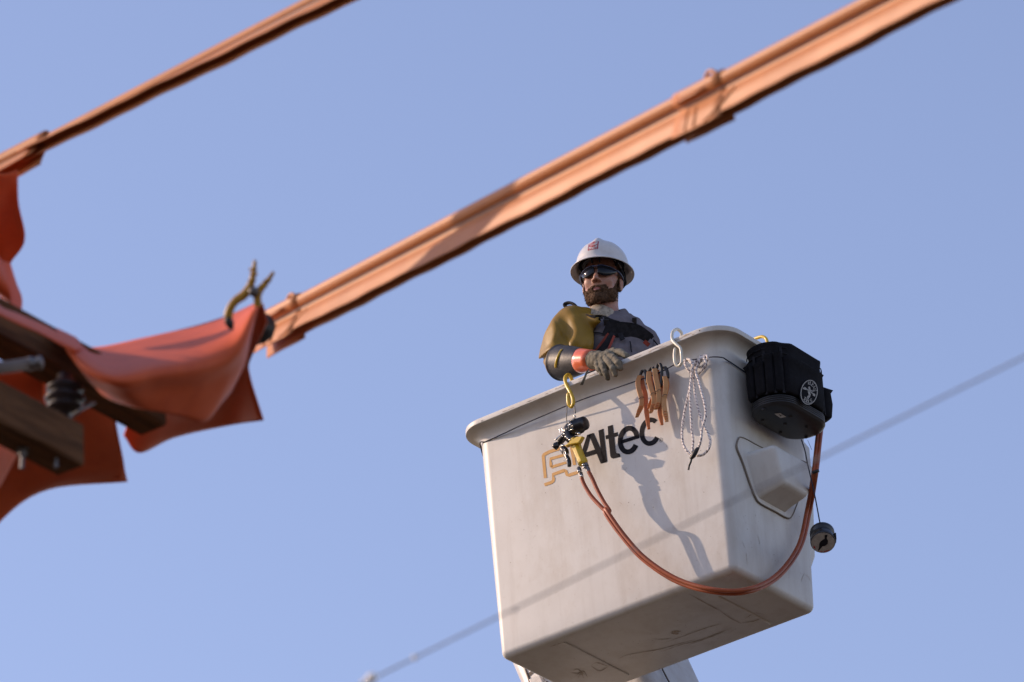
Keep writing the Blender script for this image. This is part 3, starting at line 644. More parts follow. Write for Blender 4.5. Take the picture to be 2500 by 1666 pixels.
# ================================================================ BLACK TOOL BAG
BC = at(1926, 1032, x=.724); bz = BC[2]
bg_ = thing('tool_bag', 'black canvas tool bag with oval badge hanging on the short side of the bucket', 'tool bag', BC)
def stad(z, hx, hy, r, cx=0, cy=0, n=10): return ring(z, BC[0] - hx + cx, BC[0] + hx + cx, BC[1] - hy + cy, BC[1] + hy + cy, r, n)
V, Fc = loft([stad(bz + z, hx, hy, r) for z, hx, hy, r in ((-.004, .080, .155, .078), (0, .090, .168, .088), (.004, .098, .178, .095), (.012, .1, .18, .097))] +
             [stad(bz + .012 + .009 * k + dz, .1 + o, .18 + o, .097) for k in range(4) for dz, o in ((.0005, .0018), (.005, .0018), (.0065, -.002), (.009, -.002))], True, True)
mk('moulded_base', V, Fc, M_['bagbase'], bg_)
for a in ((1640, 1200), (1870, 1230), (1590, 1290), (1865, 1340), (1410, 1050), (1700, 1120), (1400, 1160)):
    p = at(*z3(*a), z=bz - .0045); V, Fc = lathe_vf(p, (0, 0, -1), [(-.004, .008), (.003, .007), (.005, .004)], 12); mk('rubber_foot', V, Fc, M_['dark'], bg_)
V, Fc = poly_vf([(1525, 1092), (1590, 1085), (1655, 1125), (1592, 1138)], lambda a, b_: at(*z3(a, b_), z=bz - .0062)); mk('base_label', V, Fc, M_['white'], bg_, smooth=False)
for q in ([(1575, 1098), (1582, 1096), (1600, 1118), (1592, 1120)], [(1590, 1105), (1612, 1103), (1616, 1108), (1594, 1111)]):
    V, Fc = poly_vf(q, lambda a, b_: at(*z3(a, b_), z=bz - .0066)); mk('label_print', V, Fc, M_['seam'], bg_, smooth=False)
rr = []
for z, hx, hy, wob in ((.05, .094, .172, 0), (.07, .096, .176, .001), (.13, .098, .18, .002), (.20, .098, .18, .003), (.255, .096, .178, .004), (.275, .098, .182, .004), (.285, .099, .184, .004), (.285, .090, .175, .004), (.2, .088, .172, 0), (.08, .086, .17, 0)):
    q = stad(bz + z, hx, hy, .092, cx=.02 * z, cy=-.02 * z); rr.append([(x + wob * math.sin(9 * (x + y) * 7), y + wob * math.cos(i * .6), zz + wob * math.sin(i * .45)) for i, (x, y, zz) in enumerate(q)])
V, Fc = loft(rr, True, True); mk('canvas_body', V, Fc, M_['bag'], bg_)
def wall(deg, o=0):
    """point and outward direction on the bag wall at a heading"""
    a = math.radians(deg); hx, hy, r = .098 + o, .18 + o, .092 + o; d_ = np.array([math.cos(a), math.sin(a), 0])
    return np.array([BC[0] + r * d_[0] + (hx - r) * np.sign(d_[0]), BC[1] + r * d_[1] + (hy - r) * np.clip(d_[1] * 3, -1, 1), 0]), d_
def pocket(name, d0, d1, z0, z1, puff, m='bag', lab=None, n=9, open_=.012, par=None):
    A = []
    for z, k in ((z0, .15), (z0 + .01, .9), ((z0 + z1) / 2, 1.1), (z1 - .02, 1), (z1, 1.0 + open_ / max(puff, .001))):
        row = []
        for i, dg in enumerate(np.linspace(d0, d1, n)):
            e = 1 if 0 < i < n - 1 else .05; p, dr = wall(dg); row.append(p + dr * (.003 + puff * k * e) + np.array([0, 0, bz + z - .006 * math.sin(i / (n - 1) * math.pi) * (z > z1 - .01)]))
        A.append(row)
    A = np.array(A); V = A.reshape(-1, 3); Fc = [[i * n + j, i * n + j + 1, (i + 1) * n + j + 1, (i + 1) * n + j] for i in range(4) for j in range(n - 1)]
    return mk(name, V, Fc, M_[m], par or bg_, solid=.004, label=lab)
pocket('pocket', -128, -100, .05, .21, .016); pocket('pocket', -98, -78, .055, .20, .012); pocket('pocket', -76, -58, .05, .225, .014); pocket('pocket', -55, -38, .055, .235, .012)
pocket('pocket', -34, 22, .05, .215, .014, lab='wide pocket bearing an oval badge'); pocket('pocket', 48, 112, .06, .20, .042, lab='deep pocket standing out at the far end')
for dg, z0, z1, wd in ((-57, .05, .25, .008), (-78, .05, .25, .006), (-36, .05, .26, .006), (26, .05, .26, .008), (-100, .05, .24, .006)):
    p, dr = wall(dg); tn = np.cross([0, 0, 1.], dr); V, Fc = strip_vf(np.array([p + dr * .006 + np.array([0, 0, bz + z]) for z in np.linspace(z0, z1, 6)]), wd, tn, .003, dr); mk('webbing_strap', V, Fc, M_['web'], bg_, smooth=False)
for z in (.262, .235):
    P = [wall(dg)[0] + wall(dg)[1] * .0045 + np.array([0, 0, bz + z]) for dg in np.linspace(-150, 150, 60)]
    V, Fc, _ = tube3(np.array(P), .0022, 6); mk('edge_binding', V, Fc, M_['web'], bg_)
# badge: oval ring, lettering round it, lineman figure
def badge(a, b_, lift=0.0):
    r = ray(*z3(a, b_)); n = np.array([.985, -.17, 0]); c = BC + np.array([.1145, 0, 0]); s = n.dot(c - CAM) / n.dot(r); return CAM + s * r + n * (.014 + lift)
def bribbon(pts, w, closed=False):
    p = np.array(pts, float); t = (np.roll(p, -1, 0) - np.roll(p, 1, 0)) if closed else np.gradient(p, axis=0); t /= np.linalg.norm(t, axis=1)[:, None] + 1e-9
    nn = np.c_[-t[:, 1], t[:, 0]] * w; n_ = len(p); return [badge(*q, .003) for q in np.r_[p + nn, p - nn]], [[i, (i + 1) % n_, n_ + (i + 1) % n_, n_ + i] for i in range(n_ if closed else n_ - 1)]
cxb, cyb = 1866, 880
def ov(rx, ry, a): return (cxb + rx * math.cos(a) - .12 * ry * math.sin(a), cyb + ry * math.sin(a) + .10 * rx * math.cos(a))
tt = np.linspace(0, 2 * math.pi, 49)[:-1]
V, Fc = poly_vf([ov(98, 138, a) for a in tt], lambda a, b_: badge(a, b_)); pb = mk('badge', V, Fc, M_['bag'], bg_, smooth=False, solid=.002)
b = MB(); b.add(*bribbon([ov(86, 128, a) for a in tt], 4, True))
GL = {'K': [[(0, 0), (0, 2)], [(1, 2), (0, .9), (1, 0)]], 'L': [[(0, 2), (0, 0), (1, 0)]], 'E': [[(1, 2), (0, 2), (0, 0), (1, 0)], [(0, 1), (.8, 1)]], 'I': [[(.5, 0), (.5, 2)]], 'N': [[(0, 0), (0, 2), (1, 0), (1, 2)]],
      'T': [[(0, 2), (1, 2)], [(.5, 2), (.5, 0)]], 'O': [[(.5, 0), (0, .5), (0, 1.5), (.5, 2), (1, 1.5), (1, .5), (.5, 0)]], 'S': [[(0, .2), (.6, 0), (1, .5), (0, 1.5), (.4, 2), (1, 1.8)]]}
def word_on_oval(txt, a0, a1, rx, ry, h, wd, flip):
    for i, ch in enumerate(txt):
        a = a0 + (a1 - a0) * (i + .5) / len(txt); c = np.array(ov(rx, ry, a)); o_ = c - np.array([cxb, cyb]); o_ /= np.linalg.norm(o_)
        upv = o_ if not flip else -o_; rt = np.array([-upv[1], upv[0]])
        for st in GL[ch]: b.add(*bribbon([tuple(c + rt * (u - .5) * wd + upv * (v - 1) * h / 2) for u, v in st], 3.0))
word_on_oval('KLEIN', math.radians(-108), math.radians(-10), 62, 98, 36, 24, False)
word_on_oval('TOOLS', math.radians(140), math.radians(52), 62, 98, 36, 24, True)
for pts, w in (([(1860, 822), (1872, 836), (1862, 848)], 9), ([(1830, 842), (1862, 860), (1880, 872)], 7), ([(1880, 850), (1862, 872), (1872, 905), (1860, 935)], 11), ([(1872, 905), (1850, 925), (1856, 955)], 6), ([(1815, 826), (1850, 852), (1900, 890), (1930, 905)], 5), ([(1880, 862), (1905, 868), (1920, 860)], 5), ([(1800, 835), (1830, 850)], 7), ([(1905, 905), (1930, 920)], 7)):
    b.add(*bribbon(pts, w))
b.mk('badge_print', mat('badge_thread', (.34, .33, .31), .8, bump=.2, var=.25, scale=200), pb, smooth=False)
# carrying strap end that joins bag to hook
tube('carry_strap', [at(*z3(1452, 395), x=.70), at(*z3(1440, 430), x=.71), at(*z3(1430, 470), x=.71)], .006, M_['web'], bg_, flat=.4)

# ================================================================ REEL HANGING ON A CORD
rc = at(*z4(1046, 950), x=.80); axr = TOCAM * .866 + IMD * .5
rl = thing('cord_reel', 'round black reel with a white face hanging on a dark cord under the bag', 'reel', rc)
V, Fc = lathe_vf(rc, axr, [(-.004, .02), (0, .046), (.006, .050), (.026, .050), (.029, .044), (.05, .044), (.053, .0505), (.078, .051), (.082, .0495)], 40); mk('drum', V, Fc, M_['blackpl'], rl)
fcp = rc + axr * .0832
V, Fc = lathe_vf(fcp, axr, [(0, .0475), (.0006, .0475)], 40); mk('face_label', V, Fc, mat('worn_label', (.36, .34, .32), .6, var=.25, scale=120, bump=.1, stain=(.12, .11, .11), stain_amt=.7, stain_scale=60), rl, smooth=False)
ur = IMR - axr * IMR.dot(axr); ur /= np.linalg.norm(ur); vr = np.cross(axr, ur); vr = vr if vr.dot(IMD) < 0 else -vr
def rf(x, y, l=.0012): return fcp + axr * l + ur * x * .048 + vr * y * .048
V, Fc = poly_vf([(.12, .78), (.36, .82), (.30, .45), (.42, .2), (.40, -.1), (.18, -.3), (-.05, -.36), (-.3, -.72), (-.42, -.84), (-.34, -.5), (-.32, -.22), (-.28, .05), (-.1, .25), (.12, .4)], rf); mk('label_blot', V, Fc, M_['ink'], rl, smooth=False)
b = MB()
for x, y, w, h in ((-.72, -.42, .06, .09), (-.66, -.52, .04, .05), (-.12, -.86, .1, .03), (.18, -.86, .07, .05), (.36, -.80, .09, .05), (.5, -.74, .05, .04)): b.add([rf(x - w, y - h), rf(x + w, y - h), rf(x + w, y + h), rf(x - w, y + h)], [[0, 1, 2, 3]])
b.mk('red_print', M_['red'], rl, smooth=False)['kind'] = 'stuff'
V, Fc = poly_vf([(.86, .5), (1.1, .62), (1.14, .3), (1.12, -.1), (.92, -.5), (.96, 0)], lambda x, y: rf(x, y, -.02)); mk('clip', V, Fc, M_['blackpl'], rl, smooth=False, solid=.02)
tube('hanging_cord', [at(*z3(1815, 1365), x=.80), at(*z4(905, 280), x=.80), at(*z4(925, 380), x=.795), at(*z4(980, 620), x=.79), at(*z4(1022, 842), x=.80), rc + axr * .04], .0026, M_['cord'], rl, seg=8)
V, Fc, _ = tube3(catmull(np.array([at(*z3(1880, 1370), x=.80), at(*z3(1910, 1440), x=.80), at(*z3(1925, 1475), x=.80)]), 6), .0008, 6); mk('loose_thread', V, Fc, M_['cord'], rl)

# ================================================================ CONDUCTORS AND LINE GUARDS
GD = None
def guard_vf(A, L, roll, s0=0, sc=1.0, flare=0.0):
    """channel-section cover: domed ridge, groove, flared skirts; A is its left end on the conductor"""
    n_h = np.array([GD[1], -GD[0], 0]); n_h /= np.linalg.norm(n_h)      # sideways, towards the photographer
    up = np.cross(n_h, GD); up = up if up[2] > 0 else -up
    rolls = roll if isinstance(roll, tuple) else (roll, roll)
    near = [(.000, .034), (.010, .033), (.0170, .029), (.0205, .023), (.0205, .018), (.0180, .010), (.0130, .004), (.0070, .001), (.0015, .000), (.0010, -.013), (.0040, -.017), (.0100, -.021), (.0135, -.044), (.0175, -.066), (.0185, -.072), (.0205, -.074)]
    prof = [(-a, b_) for a, b_ in near[::-1]] + near[1:]
    V = []; m = len(prof); ss = np.linspace(0, L, max(2, int(L / .03)))
    for s in ss:
        rl = rolls[0] + (rolls[1] - rolls[0]) * min(1, s / 1.35); c, s_ = math.cos(rl), math.sin(rl); nn = n_h * c + up * s_; uu = up * c - n_h * s_
        wob = .0012 * math.sin(s * 13 + s0) + .0008 * math.sin(s * 37 + s0)
        for a, b_ in prof: V.append(A + GD * s + nn * (a * sc + (wob if b_ < -.03 else 0)) + uu * (b_ * sc + (.6 * wob if b_ < -.05 else 0)))
    Fc = [[i * m + k, i * m + k + 1, (i + 1) * m + k + 1, (i + 1) * m + k] for i in range(len(ss) - 1) for k in range(m - 1)]
    c, s_ = math.cos(rolls[0]), math.sin(rolls[0]); nn = n_h * c + up * s_; uu = up * c - n_h * s_
    return V, Fc, nn, uu
def line_guard(A, L, roll, label, group='orange covers on the overhead conductors', coupling=True, seed=0, sc=1.0):
    A = np.asarray(A); t = thing('line_guard', label, 'line guard', A, group)
    V, Fc, nn, uu = guard_vf(A, L, roll, seed, sc); mk('cover', V, Fc, M_['guard'], t, solid=.0035)
    if coupling:
        V, Fc, _, _ = guard_vf(A - GD * .02, .205, roll, seed, 1.16 * sc)
        mk('coupling_sleeve', V, Fc, M_['guard'], t, solid=.004)
        E_ = A + GD * .118 + uu * .034
        P = [E_ + GD * (.024 * math.cos(a) - .012 * math.sin(a)) + uu * (.028 * math.sin(a)) for a in np.linspace(math.pi, 0, 16)]
        V, Fc, _ = tube3(np.array(P), .0055, 10); mk('lift_eye', V, Fc, M_['guard'], t)
        for s in (.034, .072):
            P = [A + GD * s + nn * x + uu * z for x, z in ((.0130, -.024), (.0175, -.050), (.0225, -.080))]
            V, Fc, _ = tube3(np.array(P), .0032, 6); mk('mould_rib', V, Fc, M_['guard'], t)
        P = catmull([A + GD * s + nn * x + uu * z for s, x, z in ((.118, .0225, -.080), (.150, .0212, -.070), (.182, .0180, -.052), (.212, .0135, -.036), (.238, .0108, -.024))], 5)
        V, Fc, _ = tube3(P, .0035, 6); mk('mould_rib', V, Fc, M_['guard'], t)
        for z in (.030, .006):
            P = [A + GD * s + nn * (.021 if z < .02 else .016) * 1.16 + uu * z for s in np.linspace(-.015, .12, 4)]
            V, Fc, _ = tube3(np.array(P), .004, 6); mk('mould_rib', V, Fc, M_['guard'], t)
    return t
def conductor(P0, P1, label):
    P = [P0 + (P1 - P0) * t for t in np.linspace(0, 1, 30)]
    o = tube('conductor', P, .006, M_['wire'], None, seg=8, smooth_path=0); o['label'] = label; o['category'] = 'wire'; return o
P0 = at(655, 794, d=15.85); P1 = at(1672, 262, d=14.2); GD = P1 - P0; LG = np.linalg.norm(GD); GD = GD / LG
line_guard(P0 + GD * LG, LG + .05, (math.radians(-1), math.radians(-6)), 'long orange line guard leaving the photo at the top right corner', seed=2)
line_guard(P0, LG + .045, (math.radians(6), math.radians(-3)), 'long orange line guard from the blanket with the clamp up to the next collar', seed=5)
conductor(P0 - GD * 1.6, P0 + GD * (2 * LG + 1.0), 'bare conductor inside the lower pair of orange line guards')
low_dir = GD.copy()
Q0 = at(95, 357, d=15.6); Q1 = at(743, 22, d=15.0); GD = Q1 - Q0; LQ = np.linalg.norm(GD); GD = GD / LQ
line_guard(Q0 - GD * .03, LQ * 2.2, (math.radians(48), math.radians(20)), 'slender orange line guard crossing the top left corner of the photo', coupling=False, seed=1, sc=.80)
line_guard(Q0 - GD * 1.3, 1.33, math.radians(30), 'short orange line guard at the left edge, right above the hanging dark red blanket', coupling=False, seed=3, sc=1.08)
conductor(Q0 - GD * 1.5, Q0 + GD * LQ * 2.4, 'bare conductor inside the upper left orange line guard')

# ---- thin wire close to the photographer
W0 = at(880, 1672, d=11.6); W1 = at(2520, 862, d=11.0); dv = W1 - W0
Wp = [W0 + dv * t + np.array([0, 0, .05 * (t - .5) ** 2 * 4 - .05 * 0]) * 0 for t in np.linspace(-1.2, 2.2, 60)]
V, Fc, UV = tube3(np.array(Wp), .0021, 8)
wr = thing('overhead_wire', 'thin blurred grey wire crossing in front of the bucket from bottom left to right edge', 'wire', W0)
mk('strand', V, Fc, M_['wire'], wr)
for (px, py), r_ in (((1013, 1605), .0065), ((908, 1655), .012), ((893, 1664), .008), ((1258, 1489), .0055)):
    p = at(px, py, d=11.55); V, Fc = lathe_vf(p, dv, [(-r_, r_ * .2), (-r_ * .7, r_ * .75), (0, r_), (r_ * .7, r_ * .75), (r_, r_ * .2)], 10); mk('glint_bead', V, Fc, M_['bead'], wr)  # pale beads added in place of specular glints along the wire

# ================================================================ POLE TOP: CROSSARMS, INSULATORS
def zl(a, b_): return a / 2.703, 700 + b_ / 2.703          # lower left study
def beam(name, label, E_, L, w, h, m='wood', dirv=(0.03, -1, 0.0)):
    """E_ : middle of the far end; the timber runs towards the pole from it"""
    d_ = np.array(dirv, float); d_ /= np.linalg.norm(d_); sx = np.cross(d_, [0, 0, 1.]); sx /= np.linalg.norm(sx); E_ = np.asarray(E_)
    t = thing(name, label, 'crossarm', E_ + d_ * L / 2 - np.array([0, 0, h / 2]), 'timber crossarms')
    n = 24; ringv = []
    for i in range(n + 1):
        c = E_ + d_ * L * i / n; j = .0012 * rng.standard_normal(8)
        q = [(-w / 2 + .006, -h / 2), (w / 2 - .006, -h / 2), (w / 2, -h / 2 + .006), (w / 2, h / 2 - .006), (w / 2 - .006, h / 2), (-w / 2 + .006, h / 2), (-w / 2, h / 2 - .006), (-w / 2, -h / 2 + .006)]
        ringv.append([tuple(c + sx * (a + jj) + np.array([0, 0, b_ + jj])) for (a, b_), jj in zip(q, j)])
    V, Fc = loft(ringv, True, True); mk('timber', V, Fc, M_[m], t, smooth=False)
    return t
def bolt(t, p, ax_, L=.05, r=.011):
    V, Fc = lathe_vf(p, ax_, [(0, r * 1.9), (.005, r * 1.9)], 4); mk('washer', V, Fc, M_['oldsteel'], t, smooth=False)
    V, Fc = lathe_vf(np.asarray(p) + np.asarray(ax_, float) / np.linalg.norm(ax_) * .005, ax_, [(0, r), (.012, r), (.012, r * .55), (L, r * .55)], 6); mk('bolt', V, Fc, M_['oldsteel'], t, smooth=False)
low = beam('crossarm', 'lower timber crossarm with its sawn end and bolt showing between the blankets', at(170, 1098, d=14.55), 3.0, .095, .118)
upp = beam('crossarm', 'upper timber crossarm running under the large orange blanket', at(372, 1004, d=15.42), 3.4, .095, .118)
bolt(low, at(*zl(365, 905), d=14.47), (-.9, -.45, .1), .06); bolt(low, at(*zl(375, 1075), d=14.47), (0, -.1, -1), .05); bolt(low, at(*zl(150, 1080), d=14.4), (0, -.1, -1), .05)
ins = thing('insulator', 'dark ribbed porcelain insulator between the two crossarms', 'insulator', at(*zl(425, 745), d=14.8))
V, Fc = lathe_vf(at(*zl(425, 830), d=14.8), (0.05, 0, 1), [(-.03, .012), (0, .014), (.002, .030), (.008, .045), (.014, .048), (.022, .034), (.026, .030), (.032, .050), (.040, .054), (.050, .036), (.056, .032), (.062, .048), (.07, .050), (.085, .032), (.095, .022), (.11, .020)], 28); mk('porcelain', V, Fc, M_['porcelain'], ins)
tube('pin', [at(*zl(425, 830), d=14.8), at(*zl(430, 900), d=14.8)], .012, M_['oldsteel'], ins)
tube('tie_wire', [at(*zl(620, 765), d=14.78), at(*zl(540, 810), d=14.72), at(*zl(470, 860), d=14.72), at(*zl(400, 890), d=14.68), at(*zl(320, 900), d=14.66)], .005, M_['oldsteel'], ins)
br = thing('brace_rod', 'grey fibreglass rod with a steel end fitting reaching in from the left edge', 'rod', at(-60, 903, d=14.3))
tube('rod', [at(-160, 908, d=14.1), at(-10, 899, d=14.3), at(72, 888, d=14.45)], .0155, M_['rodgrey'], br)
V, Fc = lathe_vf(at(66, 889, d=14.44), IMR * .99 - IMD * .1, [(0, .0165), (.012, .019), (.016, .015), (.028, .015), (.03, .019), (.038, .017), (.042, .008)], 12); mk('end_fitting', V, Fc, M_['oldsteel'], br)
pole = thing('utility_pole', 'round timber utility pole carrying the crossarms, beyond the left edge', 'utility pole', (low.location[0] - .05, low.location[1] - 2.0 , -Z0))
V, Fc = lathe_vf((low.location[0] + .10, low.location[1] - 1.55, -Z0), (0, 0, 1), [(0, .17), (4, .155), (Z0 - 2.2, .13), (Z0 - 2.15, .12)], 24); mk('shaft', V, Fc, M_['wood'], pole)

# ================================================================ RUBBER BLANKETS
def sheet(mb, rows, nu=7, nv=7, wr_=.004, seed=0):
    G = [[at(*f23(a, b_), d=d) for a, b_, d in r] for r in rows]; V, Fc = grid_vf(G, nu, nv); V = V + TOCAM * (vnoise(V, .07, seed) * wr_)[:, None]; mb.add(V, Fc)
def blanket(label, sheets, seed=0, eyes=()):
    mb = MB(); V0 = at(*f23(*sheets[0][0][0][:2]), d=sheets[0][0][0][2]); t = thing('rubber_blanket', label, 'blanket', V0, 'orange rubber blankets over the pole top')
    for k, s_ in enumerate(sheets): sheet(mb, s_, seed=seed + k)
    mb.mk('rubber_sheet', M_['blanket'], t, solid=.0045)
    for a, b_, d, r_, hole in eyes:
        p = at(*f23(a, b_), d=d); P = [p + IMR * r_ * math.cos(q) + IMD * r_ * math.sin(q) for q in np.linspace(0, 2 * math.pi, 20)]
        V, Fc, _ = tube3(np.array(P), r_ * .3, 8, cap=False); mk('eyelet', V, Fc, M_['blanket'], t)
    return t
# the big one: a sunlit shoulder over the conductor, an overhanging lip below, and the back half hanging behind
blanket('large orange blanket draped from crossarm to guard end, gripped by the yellow clamp', [
    [[(128, 755, 15.10), (170, 775, 15.20), (212, 800, 15.42), (330, 778, 15.50), (450, 750, 15.48), (535, 722, 15.38), (590, 697, 15.20), (606, 700, 15.12)],
     [(135, 770, 14.98), (180, 800, 14.98), (240, 832, 15.02), (340, 812, 15.14), (450, 790, 15.16), (530, 762, 15.12), (575, 725, 15.08), (592, 712, 15.10)],
     [(142, 782, 14.92), (192, 838, 14.78), (262, 868, 14.72), (350, 852, 14.80), (450, 838, 14.90), (520, 820, 14.98), (560, 790, 15.02), (578, 762, 15.08)],
     [(160, 815, 14.95), (212, 876, 14.82), (286, 905, 14.78), (362, 898, 14.86), (448, 892, 14.96), (505, 876, 15.03), (545, 850, 15.08), (560, 838, 15.12)],
     [(192, 850, 15.0), (238, 908, 14.90), (304, 934, 14.86), (372, 948, 14.92), (430, 962, 15.00), (470, 971, 15.06), (505, 930, 15.10), (530, 900, 15.14)]],
    [[(420, 800, 15.30), (500, 760, 15.30), (570, 712, 15.28), (600, 698, 15.18), (614, 742, 15.22)],
     [(400, 850, 15.42), (480, 840, 15.42), (545, 800, 15.42), (590, 775, 15.36), (598, 775, 15.32)],
     [(350, 920, 15.54), (420, 915, 15.56), (500, 890, 15.58), (560, 850, 15.56), (574, 828, 15.50)],
     [(300, 965, 15.64), (360, 965, 15.68), (440, 955, 15.74), (530, 925, 15.74), (576, 872, 15.60)],
     [(284, 1000, 15.70), (320, 1040, 15.78), (400, 1005, 15.84), (520, 978, 15.86), (605, 966, 15.70)]]],
    seed=3, eyes=((462, 947, 15.035, .006, 0),))
blanket('dark red blanket hanging below the lower crossarm, a round hole in its corner', [
    [[(60, 770, 15.25), (150, 850, 15.28), (215, 905, 15.32), (262, 946, 15.36)],
     [(40, 870, 15.35), (135, 930, 15.38), (212, 960, 15.42), (270, 992, 15.46)],
     [(10, 980, 15.48), (110, 1010, 15.50), (198, 1030, 15.54), (282, 1050, 15.58)],
     [(-40, 1110, 15.60), (65, 1085, 15.62), (175, 1085, 15.64), (288, 1086, 15.66)],
     [(-60, 1290, 15.75), (8, 1190, 15.72), (112, 1124, 15.72), (293, 1106, 15.72)]]], seed=9, eyes=((270, 1093, 15.68, .0075, 1),))
blanket('bright orange blanket corner at the left edge below the lower crossarm', [
    [[(-60, 960, 14.62), (-10, 985, 14.66), (54, 1010, 14.74)], [(-60, 1000, 14.60), (-15, 1030, 14.62), (46, 1030, 14.72)], [(-60, 1060, 14.62), (-20, 1080, 14.62), (22, 1075, 14.70)], [(-60, 1130, 14.66), (-30, 1140, 14.66), (-2, 1118, 14.70)]]], seed=12)
blanket('orange blanket seen between the two crossarms at the left edge', [
    [[(-60, 800, 15.10), (10, 835, 15.12), (96, 850, 15.15)], [(-60, 850, 15.08), (20, 880, 15.1), (97, 900, 15.15)], [(-60, 930, 15.10), (20, 940, 15.12), (97, 960, 15.15)]]], seed=15)
blanket('dark red blanket hanging from the upper left line guard and twisting back on itself', [
    [[(-60, 380, 15.44), (-20, 398, 15.46), (20, 400, 15.50), (40, 392, 15.52)],
     [(-60, 450, 15.56), (-20, 460, 15.58), (20, 460, 15.62), (43, 470, 15.64)],
     [(-60, 520, 15.68), (-20, 520, 15.72), (26, 520, 15.76), (57, 552, 15.82)],
     [(-60, 590, 15.80), (-20, 580, 15.84), (4, 590, 15.86), (24, 604, 15.90)],
     [(-60, 640, 15.90), (-20, 640, 15.92), (0, 640, 15.94), (18, 636, 15.96)]],
    [[(4, 600, 15.40), (12, 602, 15.42), (22, 604, 15.44)], [(8, 640, 15.38), (22, 640, 15.42), (36, 650, 15.46)], [(10, 672, 15.34), (30, 680, 15.38), (49, 685, 15.44)], [(28, 700, 15.34), (38, 712, 15.36), (48, 716, 15.40)]]], seed=20)
blanket('pale pink blanket fold at the left edge above the crossarm', [
    [[(-60, 560, 15.12), (-20, 570, 15.10), (2, 600, 15.12)], [(-60, 610, 15.08), (-15, 625, 15.04), (16, 650, 15.08)], [(-60, 650, 15.10), (-15, 665, 15.08), (26, 690, 15.12)], [(-60, 665, 15.22), (-10, 672, 15.20), (14, 700, 15.20)]]], seed=24)
blanket('pink blanket edge wrapped over the top of the upper crossarm', [
    [[(-60, 655, 14.75), (0, 705, 14.80), (40, 722, 14.84), (120, 758, 14.92), (190, 800, 15.0)], [(-60, 668, 14.55), (0, 716, 14.62), (45, 738, 14.68), (100, 764, 14.76), (180, 806, 14.86)], [(-60, 690, 14.5), (0, 724, 14.58), (45, 746, 14.64), (100, 770, 14.72), (170, 812, 14.84)]]], seed=27)
# black sleeve put in for the dark hole where the guard enters the blanket
gs = thing('guard_end_hole', 'black sleeve filling the dark hole in the blanket where the lower guard begins', 'sleeve', at(640, 790, d=15.12))
V, Fc = lathe_vf(at(634, 800, d=15.42), low_dir, [(-.08, .036), (-.03, .042), (.004, .043), (.006, .034), (.03, .032)], 20); mk('sleeve', V, Fc, M_['dark'], gs)
# yellow blanket clamp on top of the drape
def zc(a, b_, d): return at(520 + a / 6.03, 600 + b_ / 6.03, d=d)
cl = thing('blanket_clamp', 'yellow spring clamp with black tips gripping the peak of the large orange blanket', 'clamp', zc(600, 780, 14.95))
for nm, pts, r_ in (('jaw_arm', [(620, 215), (606, 330), (590, 450), (560, 560), (510, 660), (440, 740), (350, 800), (280, 880), (235, 980), (225, 1060)], [.003, .0045, .0055, .007, .0085, .009, .0085, .008, .0085, .009]),
                    ('jaw_arm', [(895, 385), (840, 470), (770, 560), (700, 640), (660, 720), (655, 800), (668, 900)], [.003, .0045, .006, .0075, .008, .008, .008])):
    P = [zc(a, b_, 14.86 + .02 * i * (nm == 'x')) for i, (a, b_) in enumerate(pts)]; tube(nm, P, r_, M_['pinyel'], cl, flat=1.4, seg=10, smooth_path=5)
for pts in ([(222, 1050), (235, 1120), (275, 1180), (305, 1185)],): tube('rubber_tip', [zc(a, b_, 14.86) for a, b_ in pts], [.0095, .0115, .0105, .008], M_['dark'], cl)
for a, b_ in ((600, 420), (575, 510), (800, 520), (740, 600), (590, 350)):
    V, Fc = lathe_vf(zc(a, b_, 14.855), IMR, [(-.010, .004), (.010, .004)], 8); mk('grip_ridge', V, Fc, M_['pinyel'], cl)
V, Fc = lathe_vf(zc(600, 680, 14.85), TOCAM, [(-.02, .014), (.004, .014), (.008, .008)], 14); mk('spring_pivot', V, Fc, M_['oldsteel'], cl)

#PERSON#
# ================================================================ THE LINE WORKER
H0 = np.array([-.153, -.013, 1.690])
_f = np.array([.594, -.804, 0]); _r = np.array([-.786, -.617, 0]); yaw = math.radians(13)
hf = math.cos(yaw) * _f + math.sin(yaw) * _r; hf /= np.linalg.norm(hf); hl = np.cross([0, 0, 1.], hf)
rl_ = math.radians(3.5); hl, hu = hl * math.cos(rl_) - np.array([0, 0, 1.]) * math.sin(rl_), np.array([0, 0, 1.]) * math.cos(rl_) + hl * math.sin(rl_)
HB = np.array([hl, hf, hu])                                   # head axes: his left, forward, up
def hp(u, v, w): return H0 + u * HB[0] + v * HB[1] + w * HB[2]
tf = np.array([.92, -.39, 0.0]); tf /= np.linalg.norm(tf); tl_ = np.cross([0, 0, 1.], tf); TB = np.array([tl_, tf, [0, 0, 1.]])
NECK = np.array([-.150, .006, 1.508])
SHR = np.array([-.205, -.115, 1.475]); SHL = NECK + tl_ * .160 + np.array([-.005, .0, -.066])
ELR = np.array([-.250, -.195, 1.255]); WRR = np.array([-.045, -.305, 1.178])
ELL = SHL + np.array([.09, .02, -.27]); WRL = ELL + np.array([.12, -.10, -.18])
PEL = np.array([-.02, .06, .96]); CH = np.array([-.095, .025, 1.33])
